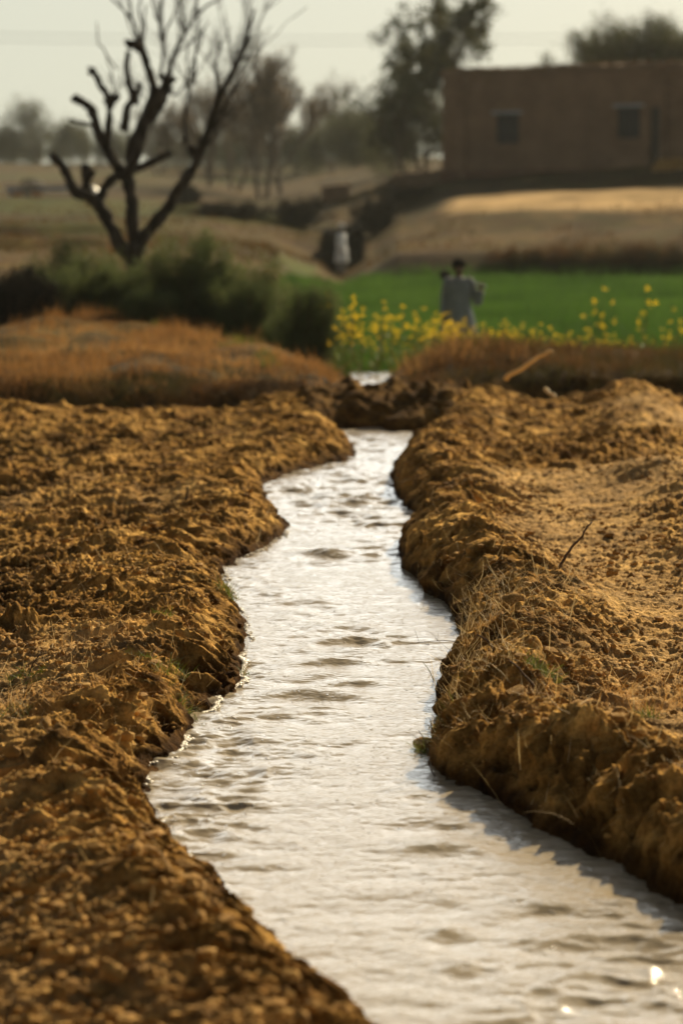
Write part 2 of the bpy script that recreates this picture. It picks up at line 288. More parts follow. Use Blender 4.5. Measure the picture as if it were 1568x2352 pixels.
def ground_z(x, y, fine=True):
    x = np.asarray(x, float); y = np.asarray(y, float); sh = x.shape; x = x.ravel(); y = y.ravel()
    near = y < 29.5; z = np.zeros_like(x); cover = np.zeros((len(x), 4))
    # ---- near, ploughed ground and banks
    if near.any():
        X = x[near]; Y = y[near]
        wob = .035*fbm(X*5, Y*5, 40, 3)+.012*fbm(X*22, Y*22, 44, 2)
        lx, rx = xl(Y), xr(Y)
        band = (X > lx-2.6) & (X < rx+2.6) & (Y > -9) & (Y < 28)
        dl = np.abs(X-lx); dr = np.abs(X-rx)
        if band.any():
            dl[band] = pdist(X[band], Y[band], LP); dr[band] = pdist(X[band], Y[band], RP)
        sL = np.where(X < lx, dl, -dl)+wob; sR = np.where(X > rx, dr, -dr)+wob
        # left bank
        hc = .20+.05*fbm(Y*1.1, Y*0+3, 5, 2); wid = .30+.06*fbm(Y*1.7, Y*0+8, 6, 2)
        up = np.clip(sL/wid, 0, 1); prof = hc*(up**.75*(1-.25*up)/.75)
        back = ss(.0, 1.0, (sL-wid)/.75)
        zl = prof*(1-back)+(.075+.03*fbm(X*.7, Y*.7, 9, 2))*back
        # right bank
        hr = .31+.06*fbm(Y*.9, Y*0+13, 15, 2); wr = .36+.09*fbm(Y*1.5, Y*0+18, 16, 2)
        ur = np.clip(sR/wr, 0, 1); pr = hr*(ur**.62*(1-.25*ur)/.75)
        bk = ss(0, 1, (sR-wr)/.55); ridge = .15*np.exp(-((sR-1.95-.25*fbm(Y*.6, Y*0, 19, 2))/.42)**2)*(.6+.8*ss(-.3, .3, fbm(Y*.5, Y*0+5, 23, 2)))
        zr = pr*(1-bk)+(.165+.02*fbm(X*.8, Y*.8, 22, 2))*bk+ridge
        bed = -.22
        zi = bed*ss(0, .22, np.minimum(-sL, -sR))-.005
        zz = np.where(sL > 0, zl, np.where(sR > 0, zr, np.minimum(zi, 0)))
        s = np.where(sL > 0, sL, np.where(sR > 0, sR, 0))
        land = ss(0, .05, s)
        # ploughed roughness
        field = ss(.25, .9, s); slope = land*(1-ss(.30, .75, s)); lf = X < lx
        patch = ss(-.30, .20, fbm(X*.55+2, Y*.38, 60, 3)+.10*lf+.4*ss(18, 21, Y)-.25*np.exp(-((X-xr(Y)-1.1)/.4)**2)*(Y < 19))                       # 0 = raked smooth sand, 1 = cloddy
        wx = X+.06*fbm(X*3, Y*3, 58, 2); wy = Y+.06*fbm(X*3+9, Y*3, 59, 2)
        a = .085*fbm(wx*1.5, wy*1.1, 61, 3)*field*(.35+.65*patch)+.04*fbm(X*.6, Y*.5, 66, 2)*field
        comb = land*(1-ss(.5, 1.3, s))
        big = lumps(wx, wy, 3.1, 91, .5); a += .45*big*field*patch*(1-.6*comb)
        # rake and spade marks: long grooves, combed down the banks
        q0 = np.abs(s-.36); ru = Y+np.where(lf, .45, .75)*q0; rv = s*1.3+.15*Y
        g1 = np.abs(fbm(ru*4.6+.8*fbm(X*2.0, Y*2.0, 70, 2), rv*1.5, 71, 2)); g2 = np.abs(fbm(ru*13+.5*fbm(X*6, Y*6, 75, 2), rv*2.6, 74, 3)); g5 = fbm(ru*26, rv*7, 77, 2)
        cm = .25+1.2*ss(-.2, .3, fbm(X*1.9, Y*1.6, 72, 2)); bil = np.abs(fbm(wx*7, wy*7, 73, 4)); bil2 = np.abs(fbm(X*17+ru, Y*15, 79, 3))
        a += (.075*(.28-g1)+.075*(.25-g2)+.014*g5)*comb*(.5+.5*cm)*ss(.0, .1, s)+(.06*(.25-bil)*ss(.02, .12, s)*(.3+.7*patch)+.026*(.25-bil2))*land*(1-.75*comb)
        fu = Y*.95-.30*X; fv = X+.3*Y
        g3 = np.abs(fbm(fu*2.4, fv*.55, 76, 3)); a += .10*(.30-g3)*field*(.35+.65*patch)
        g4 = fbm(fu*10, fv*3.2, 78, 3); a += .040*g4*field*(.4+.6*patch)
        gul = np.abs(fbm(ru*3.6+.5*fbm(X*4, Y*4, 88, 2), rv*1.5, 87, 2)); a -= .07*np.exp(-(gul/.09)**2)*slope*(s > .03)
        st2 = fbm(ru*2.2, rv*1.6, 84, 3); a += .06*st2*slope*ss(.02, .2, s)
        if fine:
            m1 = ss(-.15, .35, fbm(X*1.8, Y*1.5, 99, 3)); m2 = ss(-.3, .3, fbm(X*2.7, Y*2.3, 98, 3))
            c1 = lumps(X+.02*fbm(X*9, Y*9, 3, 2), Y, 6.5, 101, .5); c2 = lumps(X, Y+.01*fbm(X*20, Y*20, 8, 1), 13, 111, .6); c3 = lumps(X, Y, 30, 121, .7)
            a += (.75*c1*m1+1.0*c2*m2*(.3+.7*m1)+1.2*c3*(.1+.9*m1))*(.5+1.0*vn(X*55, Y*55, 129))*(.25+.75*patch)*(.35+.65*field)*land
            a += (.008*fbm(X*40, Y*40, 131, 3)+.010*fbm(ru*60, rv*14, 133, 2)*comb)*land
        zz = zz+a
        # cross bund that ends the channel and the ground behind it
        b = ss(25.05, 25.5, Y+.45*fbm(X*2.6, Y*0, 140, 3)+.12*(X-.4)); inx = (sL < .25) & (sR < .25)
        bund = (.30+.10*fbm(X*2.0, Y*2.0, 141, 4)+lumps(X, Y, 4, 143, .7)*.9+lumps(X, Y, 9, 144, .7)*.9)*ss(25.0, 26.2, Y+.2*(X-.4))*.9+.04
        zz = np.where(inx, zz*(1-b)+bund*b, zz)
        w = ss(27.35, 27.75, Y+.12*fbm(X*1.5, Y*0, 151, 3)); fz = far_z(X, Y)+.05*fbm(X*2, Y*2, 150, 4)+.16*fbm(X*.9, Y*.55, 155, 3)*ss(27.6, 29, Y)*ss(.5, 1.0, np.abs(X-.37))
        dark = (Y > 26.5)
        z[near] = zz*(1-w)+fz*w
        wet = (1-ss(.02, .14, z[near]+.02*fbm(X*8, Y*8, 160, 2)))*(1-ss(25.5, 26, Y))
        cover[near, 1] = np.maximum(np.maximum(wet, .75*b*inx), .8*ss(27.1, 27.5, Y)*(1-ss(28, 28.3, Y)))  # damp margin, plus shade painted on the cross bund and grassy step front
        cover[near, 2] = .42*(1-patch)*field
        cover[near, 0] = ss(27.3, 28.2, Y)*ss(-.9, -.5, np.abs(X-.4))*np.where((X > .3) & (X < 1.0) & (Y < 28.2), .4, 1)
    fr = ~near
    if fr.any():
        X = x[fr]; Y = y[fr]; zz = far_z(X, Y)
        k = np.clip(Y/60, .5, 3)
        zz += .07*k*ss(29.5, 34, Y)*fbm(X*.5/k, Y*.5/k, 200, 3)*(1-.9*ss(-.03, .0, X/Y)*(Y < 86)*(Y > 33))+(.05*fbm(X*2, Y*2, 150, 4)*(Y < 50)+.16*fbm(X*.9, Y*.55, 155, 3)*(1-ss(36, 44, Y))*(1-ss(31, 32.5, Y)*ss(-.3, .2, X)))*ss(.5, 1.0, np.abs(X-.37))
        for (Y0, t0, t1, hh) in ((76, -.16, -.085, .35), (101, -.075, -.03, .45), (58, -.15, -.09, .3), (120, -.02, .05, .3)):
            g = np.exp(-((Y-Y0-1.2*fbm(X*.4, Y*0, int(Y0), 2))/.7)**2)*ss(t0-.01, t0+.01, X/Y)*(1-ss(t1-.01, t1+.01, X/Y)); zz += hh*g
        c = back_c(Y); dch = np.abs(X-c); ch = (1-ss(.14, .38, dch))*ss(29.4, 30, Y)*np.maximum(1-ss(34, 35, Y), ss(81, 82, Y)*(1-ss(85, 87, Y)))
        zz = zz*(1-ch)+(-.2)*ch
        z[fr] = zz
        T = X/Y
        gr = .90+.10*ss(-.4, .3, fbm(X*.25, Y*.15, 220, 3)); cover[fr, 0] = np.where(Y < 60, .85, gr)
        # sunlit bare sand track below the house
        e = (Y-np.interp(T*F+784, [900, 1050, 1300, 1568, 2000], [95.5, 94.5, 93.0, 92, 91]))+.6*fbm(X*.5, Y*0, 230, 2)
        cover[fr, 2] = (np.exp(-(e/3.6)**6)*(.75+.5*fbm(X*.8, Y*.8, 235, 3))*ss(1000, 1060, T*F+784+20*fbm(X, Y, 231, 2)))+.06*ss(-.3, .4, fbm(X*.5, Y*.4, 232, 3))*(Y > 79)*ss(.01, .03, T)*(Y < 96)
        cover[fr, 3] = (Y < 77)*ss(33, 34, Y)*ss(-.03, -.01, T)*.8*ss(.3, .6, dch)+.55*ss(.0, .4, fbm(X*.08, Y*.1, 240, 3))*(1-ss(-.03, -.01, T))*ss(55, 65, Y)
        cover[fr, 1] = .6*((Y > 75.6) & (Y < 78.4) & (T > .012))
    return z.reshape(sh), np.clip(cover, 0, 1).reshape(sh+(4,))
def gz(x, y): return float(ground_z(np.array([x]), np.array([y]))[0][0])

# ------------------------------------------------------------------ ground sheet
tc = np.concatenate([-np.geomspace(60, .36, 26)/1.0, np.linspace(-.34, -.165, 60), np.linspace(-.162, .162, 780), np.linspace(.165, .34, 60), np.geomspace(.36, 60, 26)])
rows = np.concatenate([np.linspace(-40, -8, 8), np.linspace(-6, 5.2, 40), np.geomspace(5.6, 27.2, 1350), np.geomspace(27.3, 34, 130), np.geomspace(34.3, 130, 240), np.geomspace(132, 3500, 90)])
TT, YY = np.meshgrid(tc, rows); W = np.maximum(YY, 5.6); XX = TT*W
XX = np.where(np.abs(XX) > 4000, np.sign(XX)*4000, XX)
ZZ, CV = ground_z(XX, YY)
sl_ = (np.minimum(np.abs(XX-xl(YY)), np.abs(XX-xr(YY))) < .75)*ss(-.02, .05, ZZ)*(YY > 5)*(YY < 28)*((XX < xl(YY)+.1) | (XX > xr(YY)-.1))
XX = XX+sl_*(.055*fbm(YY*5, ZZ*9+XX*1.5, 600, 3)+.022*fbm(YY*17, ZZ*26, 603, 3)); ZZ = ZZ+sl_*.012*fbm(YY*14, XX*14, 606, 2)
nr, nc = XX.shape; idx = np.arange(nr*nc).reshape(nr, nc)
quads = np.stack([idx[:-1, :-1], idx[:-1, 1:], idx[1:, 1:], idx[1:, :-1]], -1).reshape(-1, 4)
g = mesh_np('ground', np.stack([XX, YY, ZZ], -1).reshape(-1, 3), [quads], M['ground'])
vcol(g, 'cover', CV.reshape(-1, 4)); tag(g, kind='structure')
del XX, ZZ, CV, TT

# ------------------------------------------------------------------ water
wm = bpy.data.materials.new('muddy_water'); wm.use_nodes = True; n = wm.node_tree; b = n.nodes['Principled BSDF']
b.inputs['Base Color'].default_value = (.33, .275, .19, 1); b.inputs['Roughness'].default_value = .05; b.inputs['IOR'].default_value = 1.34
geo = n.nodes.new('ShaderNodeNewGeometry'); mp = n.nodes.new('ShaderNodeMapping'); mp.inputs['Scale'].default_value = (14, 26, 14)
nz = n.nodes.new('ShaderNodeTexNoise'); nz.inputs['Scale'].default_value = 1.6; nz.inputs['Detail'].default_value = 4
bp = n.nodes.new('ShaderNodeBump'); bp.inputs['Distance'].default_value = .006; bp.inputs['Strength'].default_value = 1
n.links.new(geo.outputs['Position'], mp.inputs[0]); n.links.new(mp.outputs[0], nz.inputs['Vector']); n.links.new(nz.outputs[0], bp.inputs['Height'])
nz2 = n.nodes.new('ShaderNodeTexNoise'); nz2.inputs['Scale'].default_value = 34; nz2.inputs['Detail'].default_value = 1
m1 = n.nodes.new('ShaderNodeMath'); m1.operation = 'SUBTRACT'; m1.inputs[1].default_value = .70; m2 = n.nodes.new('ShaderNodeMath'); m2.operation = 'MAXIMUM'; m2.inputs[1].default_value = 0
bp2 = n.nodes.new('ShaderNodeBump'); bp2.inputs['Distance'].default_value = .10; bp2.inputs['Strength'].default_value = 1        # small capillary wavelets that catch the sun
n.links.new(geo.outputs['Position'], nz2.inputs['Vector']); n.links.new(nz2.outputs[0], m1.inputs[0]); n.links.new(m1.outputs[0], m2.inputs[0]); n.links.new(m2.outputs[0], bp2.inputs['Height'])
n.links.new(bp2.outputs[0], bp.inputs['Normal']); n.links.new(bp.outputs[0], b.inputs['Normal'])
def water_h(x, y):
    k = ss(-.5, .6, fbm(x*1.3, y*.6, 300, 2))
    wx = x+.08*fbm(x*3, y*3, 305, 2); wy = y+.10*fbm(x*2.5, y*3, 306, 2)
    h = .019*fbm(wx*2.6, wy*5.2, 310, 2)*(.35+k)
    rg = np.abs(fbm(wx*4.2+.5*y, wy*8.5-.8*x, 315, 2)); h += .020*(.3-rg)*(.25+k)
    h += .006*fbm(x*10, y*19, 320, 2)*(.4+k)+.0016*fbm(x*22, y*30, 322, 2)
    for (px, py, A, lam, w) in ((700, 1600, .020, .46, .20), (800, 1575, .012, .35, .18), (810, 1475, .020, .42, .16), (770, 1525, .014, .36, .2), (745, 1275, .024, .5, .16), (800, 1160, .02, .6, .14), (690, 1390, .013, .5, .15), (1000, 1960, .012, .5, .16), (880, 2060, .006, .45, .2), (1040, 2160, .009, .4, .07), (1240, 2090, .006, .4, .14), (910, 1070, .018, .7, .12), (640, 1650, .008, .3, .14)):
        X0, Y0 = G(px, py); A = A*1.25; ex = (x-X0)/w; ey = (y-Y0)
        ph = 2*np.pi*(ey+.28*ex*ex*.25+.05*fbm(x*3, y*3, 330, 2))/lam
        h += A*(np.exp(-ex*ex-(ey/(lam*.9))**2))*(((np.sin(ph)+1)/2)**1.8*1.6-.5)
    return h
def water_sheet(rows, lxf, rxf, ncol, zb=0.0):
    u = np.linspace(0, 1, ncol); U, Yw = np.meshgrid(u, rows); a = lxf(Yw); c = rxf(Yw); Xw = a+(c-a)*U
    Zw = zb+water_h(Xw, Yw); i = np.arange(Xw.size).reshape(Xw.shape)
    q = np.stack([i[:-1, :-1], i[:-1, 1:], i[1:, 1:], i[1:, :-1]], -1).reshape(-1, 4)
    return np.stack([Xw, Yw, Zw], -1).reshape(-1, 3), q
v1, q1 = water_sheet(np.concatenate([np.linspace(-7.5, 5.3, 60), np.geomspace(5.5, 26.2, 1300)]), lambda Y: xl(Y)-.22, lambda Y: xr(Y)+.22, 330)
v2, q2 = water_sheet(np.linspace(28.8, 35, 200), lambda Y: back_c(Y)-.42, lambda Y: back_c(Y)+.42, 50, -.01)
v3, q3 = water_sheet(np.linspace(81, 87, 40), lambda Y: back_c(Y)-.3, lambda Y: back_c(Y)+.3, 20, -.05)
w = mesh_np('water', np.concatenate([v1, v2, v3]), [np.concatenate([q1, q2+len(v1), q3+len(v1)+len(v2)])], wm); tag(w, kind='structure')

# ------------------------------------------------------------------ haze
hz_m = bpy.data.materials.new('haze'); hz_m.use_nodes = True; hn = hz_m.node_tree; hn.nodes.remove(hn.nodes['Principled BSDF'])
pv = hn.nodes.new('ShaderNodeVolumePrincipled'); pv.inputs['Color'].default_value = (.80, .84, .78, 1); pv.inputs['Density'].default_value = .00016; pv.inputs['Anisotropy'].default_value = .3
hn.links.new(pv.outputs[0], hn.nodes['Material Output'].inputs['Volume'])
hb = bmesh.new(); bmesh.ops.create_cube(hb, size=1); me = bpy.data.meshes.new('haze'); hb.to_mesh(me); hb.free(); me.materials.append(hz_m)
hz_o = bpy.data.objects.new('haze', me); C.objects.link(hz_o); hz_o.location = (0, 1730, 10); hz_o.scale = (9000, 3640, 27); tag(hz_o, kind='stuff')

# ------------------------------------------------------------------ generators
def ico(sub):
    bm = bmesh.new(); bmesh.ops.create_icosphere(bm, subdivisions=sub, radius=1)
    v = np.array([q.co[:] for q in bm.verts]); f = np.array([[q.index for q in fc.verts] for fc in bm.faces]); bm.free(); return v, f
ICO1, ICO2, ICO3 = ico(1), ico(2), ico(3)
def clod_shape(seed, base=ICO2, am=.28):
    v, f = base; v = v.copy(); q = np.random.default_rng(seed)
    o = q.uniform(0, 50, 3); n1 = fbm(v[:, 0]*1.3+o[0]+v[:, 2], v[:, 1]*1.3+o[1]-v[:, 2]*.7, seed, 3); n2 = fbm(v[:, 0]*4+o[2], v[:, 1]*4+v[:, 2]*4, seed+5, 2)
    v = v*(1+am*1.6*n1+.12*n2)[:, None]
    for _ in range(4):                                   # broken flat faces
        d = q.normal(size=3); d /= np.linalg.norm(d); k = v@d; lim = q.uniform(.55, .8); v = v-np.clip(k-lim, 0, None)[:, None]*d
    return v*np.array([1, .8, .65]), f
def rot_z(v, a):
    c, s_ = np.cos(a), np.sin(a); return np.stack([v[:, 0]*c-v[:, 1]*s_, v[:, 0]*s_+v[:, 1]*c, v[:, 2]], 1)
def scatter_clods(name, xs, ys, sizes, mat_, kinds=6, base=ICO1):
    zs = ground_z(xs, ys)[0]; sh = [clod_shape(50+i, base) for i in range(kinds)]; V = []; Fc = []; off = 0
    for x, y, z, s_ in zip(xs, ys, zs, sizes):
        v, f = sh[RNG.integers(kinds)]; v = rot_z(v, RNG.uniform(0, 6.28))*s_*RNG.uniform(.8, 1.2, 3)
        V.append(v+np.array([x, y, z+s_*.22])); Fc.append(f+off); off += len(v)
    return mesh_np(name, np.concatenate(V), [np.concatenate(Fc)], mat_, smooth=(base is ICO2))
def blades(name, base, length, width, lean, curl, mat_, az=None, seg=3, parent=None, link=True):
    """base (n,3); every blade a bent tapering ribbon."""
    n_ = len(base); length = np.broadcast_to(length, n_); width = np.broadcast_to(width, n_); lean = np.broadcast_to(lean, n_); curl = np.broadcast_to(curl, n_)
    az = RNG.uniform(0, 6.283, n_) if az is None else az
    d = np.stack([np.cos(az), np.sin(az)], 1); fa = RNG.uniform(0, 3.14, n_); sd_ = np.stack([np.cos(fa), np.sin(fa)], 1)
    pts = np.zeros((n_, seg+1, 3)); pts[:, 0] = base; ang = lean.astype(float).copy()
    for k in range(seg):
        st = length/seg; pts[:, k+1, :2] = pts[:, k, :2]+d*(np.sin(ang)*st)[:, None]; pts[:, k+1, 2] = pts[:, k, 2]+np.cos(ang)*st; ang = ang+curl/seg
    V = np.zeros((n_, 2*seg+1, 3))
    for k in range(seg):
        w_ = (width*(1-.75*k/seg)/2)[:, None]; o3 = np.concatenate([sd_*w_, np.zeros((n_, 1))], 1)
        V[:, 2*k] = pts[:, k]-o3; V[:, 2*k+1] = pts[:, k]+o3
    V[:, 2*seg] = pts[:, seg]
    b0 = (np.arange(n_)*(2*seg+1))[:, None]
    q = np.concatenate([b0+np.array([[2*k, 2*k+1, 2*k+3, 2*k+2]]) for k in range(seg-1)]) if seg > 1 else np.zeros((0, 4), int)
    t = b0+np.array([[2*seg-2, 2*seg-1, 2*seg]])
    return mesh_np(name, V.reshape(-1, 3), [q, t], mat_, parent=parent, link=link)
def tubes(paths, sides=7):
    """paths: list of (points (k,3), radii (k,)) -> verts, quads"""
    V = []; Q = []; T = []; off = 0
    for p, rr in paths:
        p = np.asarray(p, float); rr = np.asarray(rr, float); k = len(p)
        t = np.gradient(p, axis=0); t /= np.linalg.norm(t, axis=1)[:, None]+1e-9
        ref = np.array([0, 0, 1.]) if abs(t[0, 2]) < .9 else np.array([1., 0, 0])
        u = np.cross(t, ref); u /= np.linalg.norm(u, axis=1)[:, None]+1e-9; w_ = np.cross(t, u)
        a = np.arange(sides)/sides*2*np.pi
        ring = p[:, None]+rr[:, None, None]*(np.cos(a)[None, :, None]*u[:, None]+np.sin(a)[None, :, None]*w_[:, None])
        V.append(ring.reshape(-1, 3)); V.append(p[[0, -1]])
        i = off+np.arange(k*sides).reshape(k, sides)
        Q.append(np.stack([i[:-1], np.roll(i[:-1], -1, 1), np.roll(i[1:], -1, 1), i[1:]], -1).reshape(-1, 4))
        c0 = off+k*sides; T.append(np.stack([np.full(sides, c0), np.roll(i[0], -1), i[0]], -1)); T.append(np.stack([np.full(sides, c0+1), i[-1], np.roll(i[-1], -1)], -1))
        off += k*sides+2
    return np.concatenate(V), [np.concatenate(Q), np.concatenate(T)]
def smooth_path(p, rr, m=4, jit=0):
    p = np.asarray(p, float); k = len(p); t = np.linspace(0, k-1, (k-1)*m+1); out = np.zeros((len(t), 3))
    for j, tv in enumerate(t):
        i = min(int(tv), k-2); f = tv-i; p0 = p[max(i-1, 0)]; p1 = p[i]; p2 = p[i+1]; p3 = p[min(i+2, k-1)]
        out[j] = .5*((2*p1)+(-p0+p2)*f+(2*p0-5*p1+4*p2-p3)*f*f+(-p0+3*p1-3*p2+p3)*f**3)
    if jit: out[1:-1] += RNG.normal(0, jit, (len(t)-2, 3))
    return out, np.interp(t, np.arange(k), rr)
def grow(start, direc, length, rad, depth, spread, out, tips, up=.15, wig=.25, n_ch=(2, 4), shrink=.68, minr=.002):
    k = 5; p = [np.array(start, float)]; d = np.array(direc, float); d /= np.linalg.norm(d)
    for i in range(k):
        d = d+RNG.normal(0, wig*.35, 3)+np.array([0, 0, up*.3]); d /= np.linalg.norm(d); p.append(p[-1]+d*length/k)
    rs = np.linspace(rad, max(rad*.6, minr), k+1); out.append((np.array(p), rs))
    if depth == 0: tips.append((p[-1], d)); tips.append((p[3], d)); return
    for _ in range(RNG.integers(n_ch[0], n_ch[1]+1)):
        i = RNG.integers(2, k+1); a = RNG.normal(0, 1, 3); a -= a@d*d; a /= np.linalg.norm(a)+1e-9
        nd = d*math.cos(spread)+a*math.sin(spread)
        grow(p[i], nd, length*shrink*RNG.uniform(.75, 1.2), max(rs[i]*.62, minr), depth-1, spread*RNG.uniform(.8, 1.15), out, tips, up, wig, n_ch, shrink, minr)
    grow(p[-1], d+RNG.normal(0, .15, 3), length*shrink, max(rs[-1]*.9, minr), depth-1, spread, out, tips, up, wig, n_ch, shrink, minr)
def leaf_cloud(name, centres, per, spread, size, mat_, parent=None, link=True, flat=1.0):
    c = np.repeat(np.asarray(centres), per, 0); n_ = len(c); c = c+RNG.normal(0, 1, (n_, 3))*spread*np.array([1, 1, flat])
    a = RNG.normal(size=(n_, 3)); a /= np.linalg.norm(a, axis=1)[:, None]; b_ = np.cross(a, RNG.normal(size=(n_, 3))); b_ /= np.linalg.norm(b_, axis=1)[:, None]
    s_ = (size*RNG.uniform(.6, 1.4, n_))[:, None]
    V = np.stack([c-a*s_, c-b_*s_*.35, c+a*s_, c+b_*s_*.35], 1).reshape(-1, 3)
    return mesh_np(name, V, [np.arange(n_*4).reshape(-1, 4)], mat_, parent=parent, link=link, smooth=False)
def loft(rings, cap=True):
    """rings (k, m, 3)"""
    R_ = np.asarray(rings); k, m = R_.shape[:2]; i = np.arange(k*m).reshape(k, m)
    q = np.stack([i[:-1], np.roll(i[:-1], -1, 1), np.roll(i[1:], -1, 1), i[1:]], -1).reshape(-1, 4)
    V = R_.reshape(-1, 3); T = []
    if cap:
        V = np.concatenate([V, [R_[0].mean(0)], [R_[-1].mean(0)]]); c = k*m
        T = [np.stack([np.full(m, c), np.roll(i[0], -1), i[0]], -1), np.stack([np.full(m, c+1), i[-1], np.roll(i[-1], -1)], -1)]
    return V, [q]+([np.concatenate(T)] if cap else [])
def join(parts):
    V = []; q = []; t = []; off = 0
    for v, fs in parts:
        V.append(v)
        for f in fs: (q if f.shape[1] == 4 else t).append(f+off)
        off += len(v)
    o = []
    if q: o.append(np.concatenate(q))
    if t: o.append(np.concatenate(t))
    return np.concatenate(V), o
def box(cx, cy, cz, sx, sy, sz, bev=.0):
    bm = bmesh.new(); bmesh.ops.create_cube(bm, size=1); bmesh.ops.scale(bm, vec=(sx, sy, sz), verts=bm.verts)
    if bev: bmesh.ops.bevel(bm, geom=list(bm.edges), offset=bev, segments=2, affect='EDGES')
    bmesh.ops.triangulate(bm, faces=bm.faces); bm.verts.index_update()
    v = np.array([q.co[:] for q in bm.verts])+np.array([cx, cy, cz]); f = np.array([[q.index for q in fc.verts] for fc in bm.faces]); bm.free(); return v, [f]
def part(name, vf, m, parent, smooth=True): return mesh_np(name, vf[0], vf[1], m, parent=parent, smooth=smooth)

# ------------------------------------------------------------------ soil litter, grass, straw on the banks
def pick(n_, Y0, Y1, px0=-150, px1=1720):
    Y = Y0*(Y1/Y0)**RNG.uniform(0, 1, n_); px = RNG.uniform(px0, px1, n_); return (px-784)/F*Y*1.01, Y
x, y = pick(26000, 6.0, 26)
d_ = np.minimum(xl(y)-x, 9)*(x < xl(y))+np.minimum(x-xr(y), 9)*(x > xr(y)); keep = (d_ > .02) & (RNG.uniform(0, 1, len(x)) < .05+.95*ss(-.15, .4, fbm(x*1.6, y*1.2, 400, 2)))
x, y = x[keep], y[keep]; sz = .0055+.018*RNG.uniform(0, 1, len(x))**3.2+.0004*y
xk, yk = pick(5200, 6.0, 26); dk = np.where(xk < xl(yk), xl(yk)-xk, xk-xr(yk)); kk = (dk > .05) & (dk < 9) & (RNG.uniform(0, 1, len(xk)) < ss(-.05, .5, fbm(xk*1.1+4, yk*.9, 402, 3))+.12*np.exp(-((dk-.32)/.16)**2)); x = np.concatenate([x, xk[kk]]); y = np.concatenate([y, yk[kk]]); sz = np.concatenate([sz, .016+.030*RNG.uniform(0, 1, kk.sum())**2])
litter = scatter_clods('loose_clods', x, y, sz, M['clod'], 8, ICO1); tag(litter, kind='stuff')
# clods large enough to pick up: px, py on the picture, radius in metres, own label
CLODS = [(1340, 1385, .055, 'dark broken clod under the dry grass tuft by the tall stick'), (1175, 1395, .06, 'long dark clod with a hollow side on the right bank crest'), (1330, 1490, .05, 'angular clod on the right bank with straw lying over it'),
 (1498, 1503, .030, 'lone round dark clod on the smooth sand of the right field'), (1440, 1443, .022, 'small clod behind the round dark clod on the right field'), (1270, 1475, .045, 'pointed clod standing up on the right bank crest'),
 (1000, 1545, .055, 'dark wet clod jutting over the water from the right bank'), (972, 1738, .045, 'low wet clod sitting in the water at the foot of the right bank'), (1200, 1560, .04, 'rounded clod beside the slanting brown stick on the right bank'),
 (1330, 1640, .07, 'big sunlit hump of soil on the near right crest'), (1180, 1600, .05, 'flat topped clod above the dark right bank face'), (105, 1672, .035, 'smooth rounded clod on the left crest, left one of a pair'), (140, 1685, .035, 'smooth rounded clod on the left crest, right one of a pair'),
 (205, 1580, .03, 'clod in the left field between the straw stems'), (385, 1905, .03, 'clod on the rim above the water on the near left bank'), (430, 2010, .04, 'dark clod at the rim of the steep near left bank'), (480, 1820, .0, ''),
 (1100, 1500, .035, 'clod near the roots on the right bank'), (1420, 1660, .045, 'clod near the grass tuft at the right edge'), (60, 1985, .03, 'clod low on the near left slope by the edge of the picture'), (250, 2010, .035, 'clod half sunk in the near left slope')]
cl_mesh = []
for i in range(5):
    v, f = clod_shape(900+i, ICO3, .34); cl_mesh.append(mesh_np('soil_clod', v, [f], M['clod'], link=False))
k = 0
for px, py, rr, lab in CLODS:
    if not rr: continue
    Xc, Yc = G(px, py, .2)
    for _ in range(3): Xc, Yc = G(px, py, gz(Xc, Yc))
    o = bpy.data.objects.new('soil_clod', cl_mesh[k % 5]); C.objects.link(o); k += 1
    zc = gz(Xc, Yc) if px not in (972,) else .005
    o.location = (Xc, Yc, zc+rr*.25); o.scale = (rr*1.25, rr*1.1, rr*1.1); o.rotation_euler = (RNG.uniform(-.4, .4), RNG.uniform(-.4, .4), RNG.uniform(0, 6.28)); tag(o, lab, 'clod', 'clods of earth on the ditch banks')

def on_land(x, y, m=.0): return (x < xl(y)-m) | (x > xr(y)+m)
# thin straw and roots lying about, thickest round the focus zone
x, y = pick(5200, 7, 19); kp = on_land(x, y, -.01) & (RNG.uniform(0, 1, len(x)) < ss(-.15, .4, fbm(x*1.3, y*.9, 410, 2))+.08); x, y = x[kp], y[kp]
near_r = (x > xr(y)) & (x < xr(y)+1.0) & (y > 9.5) & (y < 14)
xb = xr(np.linspace(9.7, 13.6, 1500))+np.abs(RNG.normal(.12, .38, 1500)); yb = np.linspace(9.7, 13.6, 1500); x = np.concatenate([x, xb]); y = np.concatenate([y, yb])
z = ground_z(x, y)[0]; n_ = len(x)
o = blades('dry_straw', np.stack([x, y, z+.004], 1), RNG.uniform(.03, .14, n_)*RNG.choice([.6, 1, 1.8], n_), RNG.uniform(.0018, .0042, n_), RNG.uniform(.5, 1.5, n_), RNG.normal(.0, .7, n_), M['straw'], seg=4); tag(o, kind='stuff')
